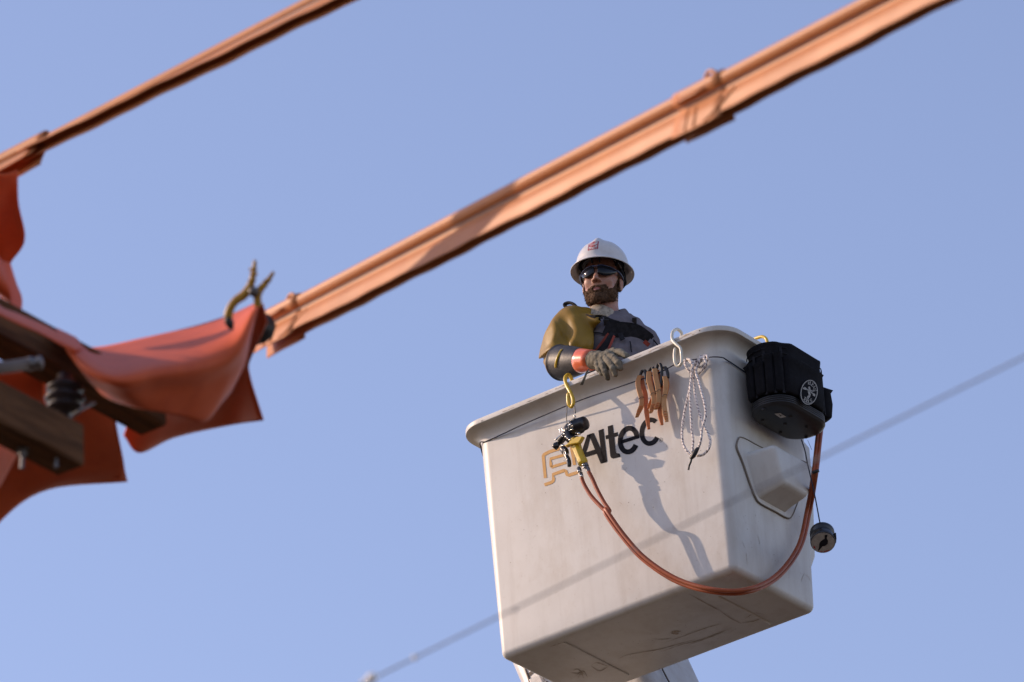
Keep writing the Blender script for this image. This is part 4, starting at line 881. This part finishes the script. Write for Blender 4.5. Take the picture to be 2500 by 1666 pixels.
def head_sdf(P):
    Q = (P - H0) @ HB.T; Q = Q.astype(np.float32); A = Q.copy(); A[..., 0] = np.abs(A[..., 0])
    d = ell(Q, (0, -.012, .042), (.077, .100, .092))
    d = smin(d, ell(Q, (0, .028, -.030), (.060, .068, .082)), .03)
    d = smin(d, ell(A, (.040, .012, -.070), (.026, .045, .034)), .03)          # jaw angle
    d = smin(d, ell(Q, (0, .078, -.104), (.026, .022, .019)), .028)            # chin
    d = smin(d, ell(A, (.040, .066, -.022), (.021, .020, .022)), .02)          # cheekbone
    d = smin(d, cap_(A, (0, .095, .034), (.042, .078, .034), .010, .010), .015) # brow
    d = np.maximum(d, -ell(A, (.033, .102, .008), (.019, .014, .013)) * .8 - .001) if False else smin(d, d, .001)
    e = ell(A, (.032, .104, .010), (.019, .018, .014)); k = .012; h = np.clip(.5 - .5 * (d + e) / k, 0, 1); d = d * (1 - h) - e * h + k * h * (1 - h)   # sockets
    d = smin(d, ell(A, (.031, .080, .010), (.0135, .0135, .0125)), .003)       # eyeballs behind the lenses
    d = smin(d, cap_(Q, (0, .093, .018), (0, .119, -.028), .0075, .0105), .010) # nose
    d = smin(d, ell(A, (.013, .104, -.033), (.009, .012, .008)), .007)
    e = ell(A, (.0075, .112, -.041), (.0042, .006, .005)); d = np.maximum(d, -e)   # nostrils
    d = smin(d, cap_(Q, (-.020, .090, -.068), (.020, .090, -.068), .0065, .0065), .006)
    d = smin(d, ell(Q, (0, .097, -.0665), (.018, .008, .005)), .004); d = smin(d, ell(Q, (0, .095, -.077), (.016, .009, .006)), .004)
    e = cap_(Q, (-.021, .103, -.0715), (.021, .103, -.0715), .0022, .0022); d = np.maximum(d, -e)
    # ears: a rim, a lobe and a bowl
    er = ell(A, (.080, -.008, -.006), (.009, .019, .032)); er = np.maximum(er, -ell(A, (.087, -.002, -.002), (.007, .010, .019))); er = smin(er, ell(A, (.075, .002, -.034), (.007, .008, .011)), .006)
    return smin(d, er, .005)
NEx = dict(a=hp(0, -.020, -.055), b=NECK + np.array([.0, .0, -.02]))
def body_sdf(P):
    P = P.astype(np.float32)
    d = head_sdf(P); d = smin(d, cap_(P, NEx['a'], NEx['b'], .054, .060), .02)
    Q = (P - CH) @ TB.T
    d = smin(d, ell(Q, (0, -.012, .005), (.140, .088, .18)), .04)
    d = smin(d, cap_(P, NECK - np.array([0, 0, .045]), SHL - np.array([0, 0, .01]), .036, .036), .03); d = smin(d, cap_(P, NECK - np.array([0, 0, .045]), SHR, .036, .036), .03)
    d = smin(d, cap_(P, CH - np.array([0, 0, .1]), PEL + np.array([0, 0, .06]), .125, .13), .06); d = smin(d, ell((P - PEL) @ TB.T, (0, 0, 0), (.165, .115, .11)), .05)
    for sh, el, wr in ((SHR, ELR, WRR), (SHL, ELL, WRL)):
        d = smin(d, cap_(P, sh, el, .040, .034), .02); d = smin(d, cap_(P, el, wr, .034, .025), .012)
    hd = WRL + np.array([.03, -.03, -.08]); d = smin(d, cap_(P, WRL, hd, .028, .022), .02)
    for k in range(4):
        o = np.array([.012 * (k - 1.5), .016 * (k - 1.5), 0]); m1 = hd + o + np.array([.01, -.005, -.035]); d = smin(d, cap_(P, hd + o * .9, m1, .010, .009), .008); d = smin(d, cap_(P, m1, m1 + np.array([-.008, 0, -.032 + .004 * abs(k - 1)]), .009, .007), .004)
    d = smin(d, cap_(P, hd + np.array([0, -.02, .03]), hd + np.array([.02, -.05, -.01]), .011, .009), .01)
    kn_off = tf * .03
    for s in (-1, 1):
        hip = PEL + tl_ * s * .085 - np.array([0, 0, .04]); kn = hip + kn_off + np.array([0, 0, -.44]); an = np.array([kn[0] - .02, kn[1], .11]); toe = an + tf * .14 + np.array([0, 0, -.045])
        d = smin(d, cap_(P, hip, kn, .085, .055), .04); d = smin(d, cap_(P, kn, an, .055, .038), .02); d = smin(d, cap_(P, an - np.array([0, 0, .04]) - tf * .03, toe, .042, .034), .02)
    return d
xs = np.r_[np.arange(-.46, -.252, .010), np.arange(-.252, -.022, .0036), np.arange(-.022, .32, .010)]
ys = np.r_[np.arange(-.37, -.135, .010), np.arange(-.135, .115, .0036), np.arange(.115, .36, .010)]
zs = np.r_[np.arange(.02, 1.0, .018), np.arange(1.0, 1.545, .010), np.arange(1.545, 1.84, .0036)]
V, Fc = nets(body_sdf, xs, ys, zs)
pe = thing('person', 'bearded person in white hard hat, dark glasses and olive rubber sleeve standing in the bucket', 'person', (PEL[0], PEL[1], .03))
cen = V[Fc].mean(1); lc = (cen - H0) @ HB.T
fm = np.where((np.abs(lc[:, 0]) < .021) & (lc[:, 1] > .088) & (lc[:, 2] < -.060) & (lc[:, 2] > -.084), 1, 0)
mk('body', V, Fc, None, pe, mats=[M_['skin'], M_['lip']], fmat=fm)
def nsdf(f, lo, hi, h): return nets(f, *(np.arange(a, b + h, h) for a, b in zip(lo, hi)))
# beard and moustache
def beard_sdf(P):
    P = P.astype(np.float32); Q = (P - H0) @ HB.T; u = np.abs(Q[..., 0]); v = Q[..., 1]; w = Q[..., 2]
    n = vnoise(Q, .006, 3) * .0016 + vnoise(Q, .0028, 5) * .0013
    hair = head_sdf(P) - (.0012 + .0026 * np.clip((v - .03) / .05, 0, 1)) + n - .004 * np.clip((-.085 - w) / .03, 0, 1)
    top_ = np.interp(v, [-.02, .010, .026, .045, .070, .088, .12], [.030, .020, -.014, -.042, -.063, -.050, -.050])
    reg = w - (top_ + .004 * vnoise(Q, .01, 8))                       # below the cheek line
    reg = np.maximum(reg, -.012 - v)                                  # ahead of the ears
    reg = np.maximum(reg, (-.118 - .35 * (v - .06) - .006 * vnoise(Q, .02, 2)) - w)
    reg = np.maximum(reg, np.interp(v, [0, .02, .05, .08], [-.094, -.106, -.122, -.138]) - w)
    reg = np.maximum(reg, (-.136 + .80 * np.maximum(0, u - .022) + .004 * vnoise(Q, .008, 9)) - w)
    mouth = np.minimum(ell(Q, (0, .100, -.072), (.020, .03, .0075)), ell(np.stack([u, v, w], -1), (.085, -.008, -.006), (.014, .021, .036)))
    return np.maximum(np.maximum(hair, reg * .7), -mouth)
c0 = H0 + HB[1] * .03 + HB[2] * -.05
V, Fc = nsdf(beard_sdf, c0 - .115, c0 + .115, .0026); bd = mk('beard', V, Fc, M_['beard'], pe)
# short hairs that break up the beard's edge
hv = MB(); 
sel = rng.choice(len(V), 2600); Vn = V[sel]
g0 = head_sdf(Vn); e_ = .002; G = np.stack([head_sdf(Vn + np.eye(3)[i] * e_) - g0 for i in range(3)], 1) / e_; G /= np.linalg.norm(G, axis=1)[:, None] + 1e-9
for p, gr in zip(Vn, G):
    L_ = rng.uniform(.004, .010); d_ = gr * .75 + np.array([0, 0, -.8]) + rng.normal(0, .25, 3); d_ /= np.linalg.norm(d_); s_ = np.cross(d_, TOCAM); s_ /= np.linalg.norm(s_)
    hv.add([p - s_ * .00045, p + s_ * .00045, p + d_ * L_], [[0, 1, 2]])
o = hv.mk('beard_hair', M_['beard'], bd, smooth=False); o['kind'] = 'stuff'
# scalp hair under the hat's edge: sideburns and temples
def hair_sdf(P):
    Q = (P.astype(np.float32) - H0) @ HB.T; u = np.abs(Q[..., 0]); v = Q[..., 1]; w = Q[..., 2]
    hair = head_sdf(P) - .0035 + vnoise(Q, .004, 6) * .0014
    reg = np.interp(v, [-.1, -.03, 0, .02, .03, .05], [-.03, -.01, .005, .016, .055, .09]) - w
    return np.maximum(np.maximum(np.maximum(hair, reg), np.maximum(v - .035, w - .09)), -ell(np.stack([u, v, w], -1), (.085, -.008, -.006), (.014, .021, .036)))
V, Fc = nsdf(hair_sdf, H0 - .13, H0 + .13, .0032); mk('hair', V, Fc, M_['beard'], pe)
# --- hard hat
def hat_pts(w, ru, rv, cv=-.004, n=72, ridge=0.0, tiltv=0.0):
    out = []
    for k in range(n):
        a = 2 * math.pi * k / n; u, v = ru * math.cos(a), cv + rv * math.sin(a)
        out.append((u, v, w + tiltv * v))
    return out
prof = []
for k in range(0, 15):
    t = math.radians(90 * k / 14); prof.append((.050 + .112 * math.sin(t) ** .95, math.cos(t) ** .82 if k < 14 else .0))
rings_ = []
brim = [(.030, .131, .158), (.0275, .134, .161), (.031, .135, .162), (.036, .128, .155), (.043, .117, .143), (.049, .1125, .137)]
for w, a, b_ in brim: rings_.append(hat_pts(w, a, b_, n=72, tiltv=-.03))
for w, s_ in prof[1:]: rings_.append(hat_pts(w, .1115 * s_ + .0004, .136 * s_ + .0004, n=72, tiltv=-.03 * (1 - (w - .05) / .112)))
rings_ = [[(u, v, w + .026) for u, v, w in rg_] for rg_ in rings_]
HV = []
for rg_ in rings_:
    for u, v, w in rg_:
        w -= .026
        if w > .06:   # raised crest front to back with two shallow shoulders
            cr = math.exp(-(u / .017) ** 2) * .0115 * min(1, (w - .06) / .05) + math.exp(-((abs(u) - .055) / .012) ** 2) * .0016 * min(1, (w - .06) / .05)
            w += cr; v += .004 * math.exp(-(u / .016) ** 2) * (1 if v > 0 else -1) * min(1, (w - .06) / .05)
        HV.append(hp(u, v, w + .026))
n = 72; HF = [[i * n + k, i * n + (k + 1) % n, (i + 1) * n + (k + 1) % n, (i + 1) * n + k] for i in range(len(rings_) - 1) for k in range(n)]
# inner side
ins_ = [hat_pts(w, a, b_, n=72, tiltv=-.03) for w, a, b_ in ((.0275, .132, .159), (.033, .126, .152), (.041, .114, .139), (.046, .107, .131), (.09, .098, .12), (.125, .06, .08), (.14, .002, .002))]
off_ = len(HV); HV += [hp(p[0], p[1], p[2] + .026) for rg_ in ins_ for p in rg_]
HF += [[off_ + i * n + (k + 1) % n, off_ + i * n + k, off_ + (i + 1) * n + k, off_ + (i + 1) * n + (k + 1) % n] for i in range(len(ins_) - 1) for k in range(n)]
HF += [[k, off_ + k, off_ + (k + 1) % n, (k + 1) % n] for k in range(n)]
hat = mk('hard_hat', HV, HF, M_['helmet'], pe)
# suspension band and its straps
P = [hp(.090 * math.cos(a), .002 + .108 * math.sin(a), .082 + .006 * math.sin(a)) for a in np.linspace(0, 2 * math.pi, 49)]
V, Fc = strip_vf(np.array(P), .0115, hu, .006, np.array([(p - hp(0, 0, .05)) / np.linalg.norm(p - hp(0, 0, .05)) for p in P])); mk('sweatband', V, Fc, M_['web'], hat)
for a in (35, 80, 100, 145, 215, 325):
    a = math.radians(a); tube('suspension_strap', [hp(.088 * math.cos(a), .106 * math.sin(a), .055), hp(.100 * math.cos(a), .122 * math.sin(a), .050), hp(.096 * math.cos(a), .118 * math.sin(a), .085)], .006, M_['web'], hat, flat=.5)
for s in (-1, 1):
    tube('ratchet_arm', [hp(s * .088, .03, .045), hp(s * .092, -.01, .030), hp(s * .088, -.05, .018), hp(s * .05, -.095, .010)], .006, M_['web'], hat)
# badge on the hat's front: square frame, nested loops and the name below
def hat_surf(a, b_, lift=.0016):
    """a: across (-1..1), b: up (-1..1), on the dome to the wearer's right of the crest"""
    u = -.021 + a * .0165; w = .106 + b_ * .0175
    t = math.asin(min(1, ((w - .050) / .112)) ** (1 / .95)); s_ = math.cos(t) ** .82
    v = -.004 + .136 * s_ * math.sqrt(max(0, 1 - (u / (.1115 * s_)) ** 2)); 
    cr = math.exp(-(u / .017) ** 2); p = hp(u, v + .004 * math.exp(-(u / .016) ** 2), w + .0115 * cr * .0)
    return p + HB[1] * (lift + .0035 * cr) + HB[2] * lift
def dome_hit(a, b_, lift=.0012):
    """same, but dropped on the real mesh along the viewing direction of the wearer's front"""
    from mathutils.bvhtree import BVHTree
    global _bvh
    if _bvh is None: _bvh = BVHTree.FromPolygons([Vector(p) for p in HV], [f for f in HF if max(f) < off_])
    o_ = hp(-.010 - a * .022, .30, .124 + b_ * .0215); h, nrm, _, _ = _bvh.ray_cast(Vector(o_), Vector(-HB[1]))
    h = np.array(h); return h + HB[1] * lift
_bvh = None
def hrib(b, pts, w, closed=False):
    p = np.array(pts, float); t = (np.roll(p, -1, 0) - np.roll(p, 1, 0)) if closed else np.gradient(p, axis=0); t /= np.linalg.norm(t, axis=1)[:, None] + 1e-9
    nn = np.c_[-t[:, 1], t[:, 0]] * w; n_ = len(p); b.add([dome_hit(-q[0], q[1]) for q in np.r_[p + nn, p - nn]], [[i, (i + 1) % n_, n_ + (i + 1) % n_, n_ + i] for i in range(n_ if closed else n_ - 1)])
b = MB(); L10 = np.linspace
for x0, y0, x1, y1, w in ((-1, -1, -1, 1, .05), (1, -1, 1, 1, .09), (-1, 1, 1, 1, .04), (-1, -1, 1, -1, .05)): hrib(b, list(zip(L10(x0, x1, 6), L10(y0, y1, 6))), w)
for r_ in (.22, .42, .62, .80):
    hrib(b, [(-.05 + r_ * math.cos(a), .22 + r_ * .78 * math.sin(a)) for a in np.linspace(.5, 2 * math.pi - .9, 22)] + [(.85, .22 + (.05 + r_ * .3 - .35) * .9)], .042)
w8 = 1.9 / 6
for i, ch in enumerate('ELLIOT'):
    for st in GL[ch]: hrib(b, [(-.93 + w8 * (i + .15 + u * .6), -.90 + v_ * .17) for u, v_ in st], .045)
b.mk('hat_badge', M_['red'], hat, smooth=False)
V, Fc = lathe_vf(hp(-.113, .045, .082), hp(-1, .3, 0) - hp(0, 0, 0), [(-.004, .003), (.002, .003)], 8); mk('slot', V, Fc, M_['seam'], hat)
# --- glasses
def gl(a, w, o=0): a = math.radians(a); return hp((.079 + o) * math.sin(a), .012 + (.098 + o) * math.cos(a), w)
gla = thing('x', 'x', 'x', (0, 0, 0)); COL.objects.unlink(gla); bpy.data.objects.remove(gla)
gfr = None
for s in (-1, 1):
    A = []; aa = np.linspace(5, 66, 16)
    for a in aa:
        t = (a - 5) / 61; hi = .031 - .006 * t ** 2 ; lo = .031 - (.047 - .014 * max(0, t - .3)) * (math.sin(math.pi * min(1, .22 + t * .78)) ** .5 if t < 1 else 0) if t < .98 else .020
        A.append((a, hi, min(lo, hi - .002)))
    V = []; 
    for a, hi, lo in A:
        for k in range(6): w = lo + (hi - lo) * k / 5; V.append(gl(s * a, w, .0045 + .0035 * math.sin(math.pi * k / 5)))
    Fc = [[i * 6 + k, (i + 1) * 6 + k, (i + 1) * 6 + k + 1, i * 6 + k + 1] for i in range(len(A) - 1) for k in range(5)]
    P = [gl(s * a, hi + .001, .006) for a, hi, lo in A]
    if gfr is None: gfr = tube('glasses', [gl(-8, .029, .006), gl(0, .0275, .0075), gl(8, .029, .006)], .0032, M_['navy'], pe)
    mk('lens', V, Fc, M_['lens'], gfr, solid=.0018)
    V, Fc = tube_vf(np.array(P), .0022, 8); mk('brow_bar', V, Fc, M_['navy'], gfr)
    tube('temple', [gl(s * 64, .027, .007), gl(s * 76, .024, .008), hp(s * .089, .012, .020), hp(s * .088, -.012, .016), hp(s * .084, -.03, .002)], [.0042, .0048, .004, .003, .002], M_['navy'], gfr)
    V, Fc = lathe_vf(gl(s * 68, .025, .009), gl(s * 68, .025, .02) - gl(s * 68, .025, .009), [(0, .003), (.002, .002)], 8); mk('hinge', V, Fc, M_['chrome'], gfr)
# --- shirt
def shirt_sdf(P):
    P = P.astype(np.float32); Q = (P - CH) @ TB.T
    d = ell(Q, (0, -.012, .015), (.160, .105, .195)); d = smin(d, cap_(P, NECK - np.array([0, 0, .050]), SHL, .050, .050), .05); d = smin(d, cap_(P, NECK - np.array([0, 0, .050]), SHR + tl_ * .04, .050, .030), .04)
    d = smin(d, cap_(P, CH - np.array([0, 0, .1]), PEL + np.array([0, 0, .04]), .135, .14), .06); d = smin(d, cap_(P, SHL, ELL, .060, .052), .04); d = smin(d, cap_(P, ELL, WRL, .052, .042), .02)
    fold = .0065 * vnoise(Q * np.array([1, 1, 2.2]) + .02 * vnoise(Q, .12, 4)[..., None], .055, 11) + .003 * np.abs(vnoise(Q * np.array([1.3, 1, 3]), .03, 13))
    d = d - .010 + fold
    e = cap_(P, NECK + np.array([0, 0, -.02]), NECK + np.array([.01, -.01, .2]), .056, .075); return np.maximum(np.maximum(d, -e), .93 - P[..., 2])
V, Fc = nsdf(shirt_sdf, (-.36, -.27, .93), (.28, .33, 1.58), .0068); sh = mk('shirt', V, Fc, M_['shirt'], pe)
SBV = None
from mathutils.bvhtree import BVHTree
sbvh = BVHTree.FromPolygons([Vector(p) for p in V], [list(map(int, f)) for f in Fc])
def trousers_sdf(P):
    P = P.astype(np.float32); d = ell((P - PEL) @ TB.T, (0, 0, 0), (.18, .13, .12))
    for s in (-1, 1):
        hip = PEL + tl_ * s * .085 - np.array([0, 0, .04]); kn = hip + tf * .03 + np.array([0, 0, -.44]); an = np.array([kn[0] - .02, kn[1], .15])
        d = smin(d, cap_(P, hip, kn, .098, .07), .04); d = smin(d, cap_(P, kn, an, .07, .06), .02)
    return d + .005 * vnoise(P, .06, 3)
V, Fc = nsdf(trousers_sdf, (-.27, -.17, .10), (.27, .30, 1.09), .014); mk('trousers', V, Fc, M_['trousers'], pe)
# collar: two camouflage flaps round the neck, the nearer one standing
def nk(a, r, z, dx=0): a = math.radians(a); return NECK + tf * r * math.cos(a) + tl_ * r * math.sin(a) + np.array([0, 0, z])
for nm, a0, a1 in (('collar_flap', -175, -12), ('collar_flap', 8, 175)):
    rows = []
    for r_, z in ((.062, -.015), (.068, .034), (.074, .052), (.090, .026), (.108, -.014)):
        rows.append([nk(a, r_ + .006 * math.sin(math.radians(a) * 3), z + .014 * math.sin(math.radians(abs(a) / 2)) - .024 * math.exp(-((a - (a1 if a0 < 0 else a0)) / 25) ** 2)) for a in np.linspace(a0, a1, 9)])
    V, Fc = grid_vf(rows, 4, 4); mk(nm, V, Fc, M_['camo'] if a0 < 0 else M_['shirt'], sh, solid=.003)
# --- harness straps laid on the shirt
def on_shirt(px, py, off=.006):
    r = ray(px, py); r = r / np.linalg.norm(r); h, n_, _, _ = sbvh.ray_cast(Vector(CAM), Vector(r))
    if h is None: h, n_, _, _ = sbvh.find_nearest(Vector(at(px, py, y=-.05)))
    return np.array(h) + (TOCAM * .8 + np.array(n_) * .2) * off
def strap(name, pts, w, m, off=.006, th=.003, lab=None):
    q = catmull(np.array([[*z8(*p), 0] for p in pts]), 5)[:, :2]; P = np.array([on_shirt(a, b_, off) for a, b_ in q])
    for _ in range(22): P[1:-1] = .25 * P[:-2] + .5 * P[1:-1] + .25 * P[2:]
    P = P + TOCAM * .004; t = np.gradient(P, axis=0); t /= np.linalg.norm(t, axis=1)[:, None]; sd = np.cross(t, TOCAM); sd /= np.linalg.norm(sd, axis=1)[:, None]; nv = np.cross(sd, t)
    V, Fc = strip_vf(P, w, sd, th, nv); return mk(name, V, Fc, M_[m], pe, smooth=False, label=lab)
strap('harness_strap', [(1190, 420), (1240, 445), (1330, 480), (1480, 490), (1640, 500), (1760, 530), (1850, 590), (1930, 660), (1990, 720)], .0085, 'web', .012)
strap('chest_pad', [(1210, 560), (1300, 600), (1450, 600), (1600, 610), (1740, 640), (1850, 700), (1920, 760)], .030, 'web', .016, .014, 'wide padded black harness panel across the chest')
strap('harness_strap', [(1340, 640), (1290, 730), (1230, 820), (1150, 920), (1080, 990)], .0125, 'web', .010)
strap('harness_strap', [(1265, 650), (1210, 730), (1140, 820), (1060, 930)], .0055, 'webred', .012, lab='red edge of the harness strap')
strap('harness_strap', [(1360, 690), (1330, 760), (1290, 850), (1260, 940)], .0050, 'webred', .012, lab='red edge of the harness strap')
strap('harness_strap', [(960, 640), (1060, 628), (1150, 640), (1220, 680)], .0028, 'web', .010)
strap('harness_strap', [(1620, 780), (1640, 840), (1630, 900), (1650, 960)], .0028, 'web', .008)
strap('harness_strap', [(1200, 380), (1260, 410), (1340, 450), (1440, 470)], .006, 'web', .016)
strap('harness_strap', [(1850, 780), (1900, 820), (1930, 850)], .009, 'webred', .012, lab='red harness webbing at the side')
strap('harness_strap', [(1450, 640), (1470, 700), (1500, 760)], .010, 'web', .018)
for a in ((1690, 440), (1230, 470)):
    p = on_shirt(*z8(*a), .014); V, Fc = box_vf(p, IMR * .010, IMD * .013, TOCAM * .004); mk('buckle', V, Fc, M_['blackpl'], pe, smooth=False, bevel=.002)
# --- olive rubber sleeve
def wpt(a, b_, y): return at(*z8(a, b_), y=y)
S1, S2, S3 = wpt(655, 480, -.13), wpt(470, 760, -.175), wpt(520, 1080, -.20)
S4, S5 = wpt(880, 345, -.085), wpt(330, 960, -.17)
def sleeve_sdf(P, r=0.0):
    P = P.astype(np.float32)
    d = cap_(P, S1, S2, .064, .074); d = smin(d, cap_(P, S2, S3, .070, .066), .035); d = smin(d, cap_(P, S1, S4, .055, .030), .05); d = smin(d, cap_(P, S2, S5, .060, .038), .03)
    d = smin(d, cap_(P, wpt(800, 560, -.16), wpt(830, 840, -.19), .046, .040), .045)
    d = smin(d, cap_(P, wpt(900, 420, -.14), wpt(1100, 425, -.15), .022, .008), .03); d = smin(d, cap_(P, S5, wpt(420, 1200, -.20), .05, .045), .03)
    Q = P @ R.T.astype(np.float32); x, y = Q[..., 0], Q[..., 1]
    q0 = S2 @ R.T; X = (x - q0[0]); Y = (y - q0[1])
    f = .011 * np.sin((X * .95 + Y * .10 + .012 * np.sin(Y * 38)) * 78 + 1.2) * np.clip(1 - np.abs(Y + .03) / .13, 0, 1)
    f = f + .016 * np.exp(-((Y - .048 - 8 * X * X - .2 * X) / .010) ** 2) * np.clip((.045 - X) / .05, 0, 1) - .010 * np.exp(-((Y - .026 - 8 * X * X - .2 * X) / .014) ** 2) * np.clip((.045 - X) / .05, 0, 1)
    f = f + .007 * np.exp(-((X - .022 - .5 * Y) / .007) ** 2) * np.clip((.10 + Y) / .05, 0, 1) * np.clip((.08 - Y) / .05, 0, 1)
    f = f + .004 * vnoise(P, .09, 21) + .0018 * vnoise(P * np.array([1, 1, .4]), .03, 22)
    return d - .004 + f * .8
lo = np.minimum.reduce([S1, S2, S3, S4, S5]) - .12; hi = np.maximum.reduce([S1, S2, S3, S4, S5]) + .12
V, Fc = nsdf(sleeve_sdf, lo, hi, .0045); sl = mk('rubber_sleeve', V, Fc, M_['olive'], pe)
sbv2 = BVHTree.FromPolygons([Vector(p) for p in V], [list(map(int, f)) for f in Fc])
def on_sleeve(px, py, off=.004):
    r = ray(px, py); r = r / np.linalg.norm(r); h, n_, _, _ = sbv2.ray_cast(Vector(CAM), Vector(r))
    if h is None: return on_shirt(px, py, off + .01)
    return np.array(h) + TOCAM * off
P = np.array([on_sleeve(*z8(*p)) for p in ((890, 330), (960, 352), (1040, 372), (1110, 385), (1180, 400))]); t = np.gradient(P, axis=0); t /= np.linalg.norm(t, axis=1)[:, None]; sd = np.cross(t, TOCAM)
V, Fc = strip_vf(P, [.004, .007, .008, .008, .008], sd, .003, TOCAM); mk('sleeve_strap', V, Fc, M_['web'], sl, smooth=False)
V, Fc = box_vf(on_sleeve(*z8(1055, 358), .007), IMR * .0055, IMD * .0018, TOCAM * .001); mk('strap_buckle', V, Fc, M_['yellow'], sl, smooth=False)
V, Fc = box_vf(on_sleeve(*z8(905, 335), .007), IMR * .002, IMD * .0025, TOCAM * .001); mk('strap_buckle', V, Fc, M_['chrome'], sl, smooth=False)
tube('back_strap', [wpt(740, 210, -.09), wpt(690, 160, -.09), wpt(610, 135, -.09), wpt(540, 160, -.09), wpt(560, 205, -.09), wpt(640, 200, -.09), wpt(700, 215, -.09)], .0062, M_['web'], pe, flat=1.5)
# --- rubber gauntlet, orange cuff, leather glove on the right hand
G0 = wpt(470, 1130, -.265); G1 = wpt(1000, 1085, -.335)
ga = G1 - G0; GLn = np.linalg.norm(ga)
V, Fc = lathe_vf(G0, ga, [(.010, .066), (-.002, .069), (-.004, .073), (.000, .0755), (.004, .0725), (.02, .071), (GLn * .32, .066), (GLn * .5, .0595), (GLn * .66, .052), (GLn * .70, .049)], 40, closed=False); V = np.array(V); V += (vnoise(V, .03, 4) * .0025)[:, None] * TOCAM
gn = mk('rubber_gauntlet', V, Fc, M_['gaunt'], pe, solid=.003)
V, Fc = lathe_vf(G0 + ga * .60, ga, [(0, .0495), (.004, .0525), (GLn * .15, .049), (GLn * .30, .044), (GLn * .42, .040)], 36, closed=False); mk('orange_cuff', V, Fc, M_['glove_o'], pe, solid=.003)
def on_g(px, py, off=.003):
    """point on the gauntlet cone facing the viewer"""
    r = ray(px, py); o_ = CAM; best = None
    ax_ = ga / GLn; c_ = G0
    for s in np.linspace(23.2, 23.9, 700):
        p = o_ + r * s; h = (p - c_) @ ax_; rad = np.interp(h, [0, GLn * .32, GLn * .66], [.073, .067, .053]); q = p - c_ - ax_ * h
        if np.linalg.norm(q) < rad + off: return p
    return o_ + r * 23.55
P = np.array([on_g(*z8(*p)) for p in ((500, 905), (470, 930), (430, 1010), (400, 1090), (385, 1170), (382, 1215))]); P = catmull(P, 4)
V, Fc = tube_vf(P, np.interp(np.linspace(0, 1, len(P)), [0, .3, .8, 1], [.0018, .0042, .0050, .0035]), 8); mk('yellow_tab', V, Fc, M_['yellow'], gn)
HWR = wpt(1000, 1090, -.335)
FG = dict(thumb=[(1250, 985, -.345), (1360, 950, -.345), (1470, 970, -.350), (1570, 1025, -.358)],
          index=[(1270, 1010, -.362), (1360, 1060, -.385), (1430, 1140, -.398), (1462, 1225, -.392)],
          middle=[(1215, 1050, -.366), (1290, 1130, -.392), (1345, 1230, -.402), (1378, 1325, -.392)],
          ring=[(1140, 1080, -.364), (1170, 1180, -.390), (1215, 1290, -.398), (1250, 1390, -.388)],
          little=[(1070, 1090, -.358), (1080, 1170, -.380), (1110, 1240, -.386), (1150, 1310, -.378)])
RAD_ = dict(thumb=(.0165, .0150, .0140, .0115), index=(.0140, .0130, .0122, .0100), middle=(.0140, .0132, .0122, .0100), ring=(.0135, .0125, .0115, .0095), little=(.0125, .0110, .0100, .0085))
RAD = {k: [q * 1.13 for q in v] for k, v in RAD_.items()}
FP = {k: [wpt(*p) for p in v] for k, v in FG.items()}
def glove_sdf(P):
    P = P.astype(np.float32); d = cap_(P, HWR - ga / GLn * .01, HWR + (FP['middle'][0] - HWR) * .35, .033, .032)
    pal = (FP['middle'][0] + FP['ring'][0]) / 2
    d = smin(d, cap_(P, HWR, FP['index'][0], .026, .019), .02); d = smin(d, cap_(P, HWR, FP['little'][0], .026, .018), .02); d = smin(d, cap_(P, HWR, pal, .030, .020), .02)
    fs = None
    for k, pts in FP.items():
        f = None
        for i in range(3):
            c_ = cap_(P, pts[i], pts[i + 1], RAD[k][i], RAD[k][i + 1]); f = c_ if f is None else smin(f, c_, .004)
        fs = f if fs is None else np.minimum(fs, f)
    d = smin(d, fs, .008)
    return d + .0022 * vnoise(P, .012, 31) + .0012 * np.abs(vnoise(P, .006, 32)) - .001
allp = np.array([p for v in FP.values() for p in v] + [HWR]); V, Fc = nsdf(glove_sdf, allp.min(0) - .045, allp.max(0) + .045, .0026); gv_ = mk('leather_glove', V, Fc, M_['leather'], pe)
V, Fc = lathe_vf(HWR - ga / GLn * .016, ga, [(-.006, .036), (0, .040), (.005, .036), (.010, .038), (.014, .034)], 24, closed=False); V = np.array(V) + (vnoise(np.array(V), .012, 7) * .003)[:, None]; mk('glove_cuff', V, Fc, M_['dark'], gv_, solid=.003)
P = np.array([wpt(*p) for p in ((940, 1240, -.372), (905, 1290, -.385), (870, 1380, -.390), (835, 1460, -.388), (815, 1505, -.386))]); P = catmull(P, 4)
V, Fc = strip_vf(P, np.interp(np.linspace(0, 1, len(P)), [0, 1], [.0035, .0065]), IMR, .002, TOCAM); mk('glove_strap', V, Fc, M_['leather'], gv_, smooth=False)
# edge of the cape behind the far shoulder
V, Fc = strip_vf(catmull(np.array([wpt(1900, 630, .12), wpt(1960, 700, .12), (wpt(2040, 780, .10)), wpt(2100, 860, .08)]), 4), .004, IMD, .003, TOCAM); mk('harness_strap', V, Fc, M_['web'], pe, smooth=False)
#END PERSON#
for o in list(COL.objects):
    if o.parent is None: o.location.z += Z0
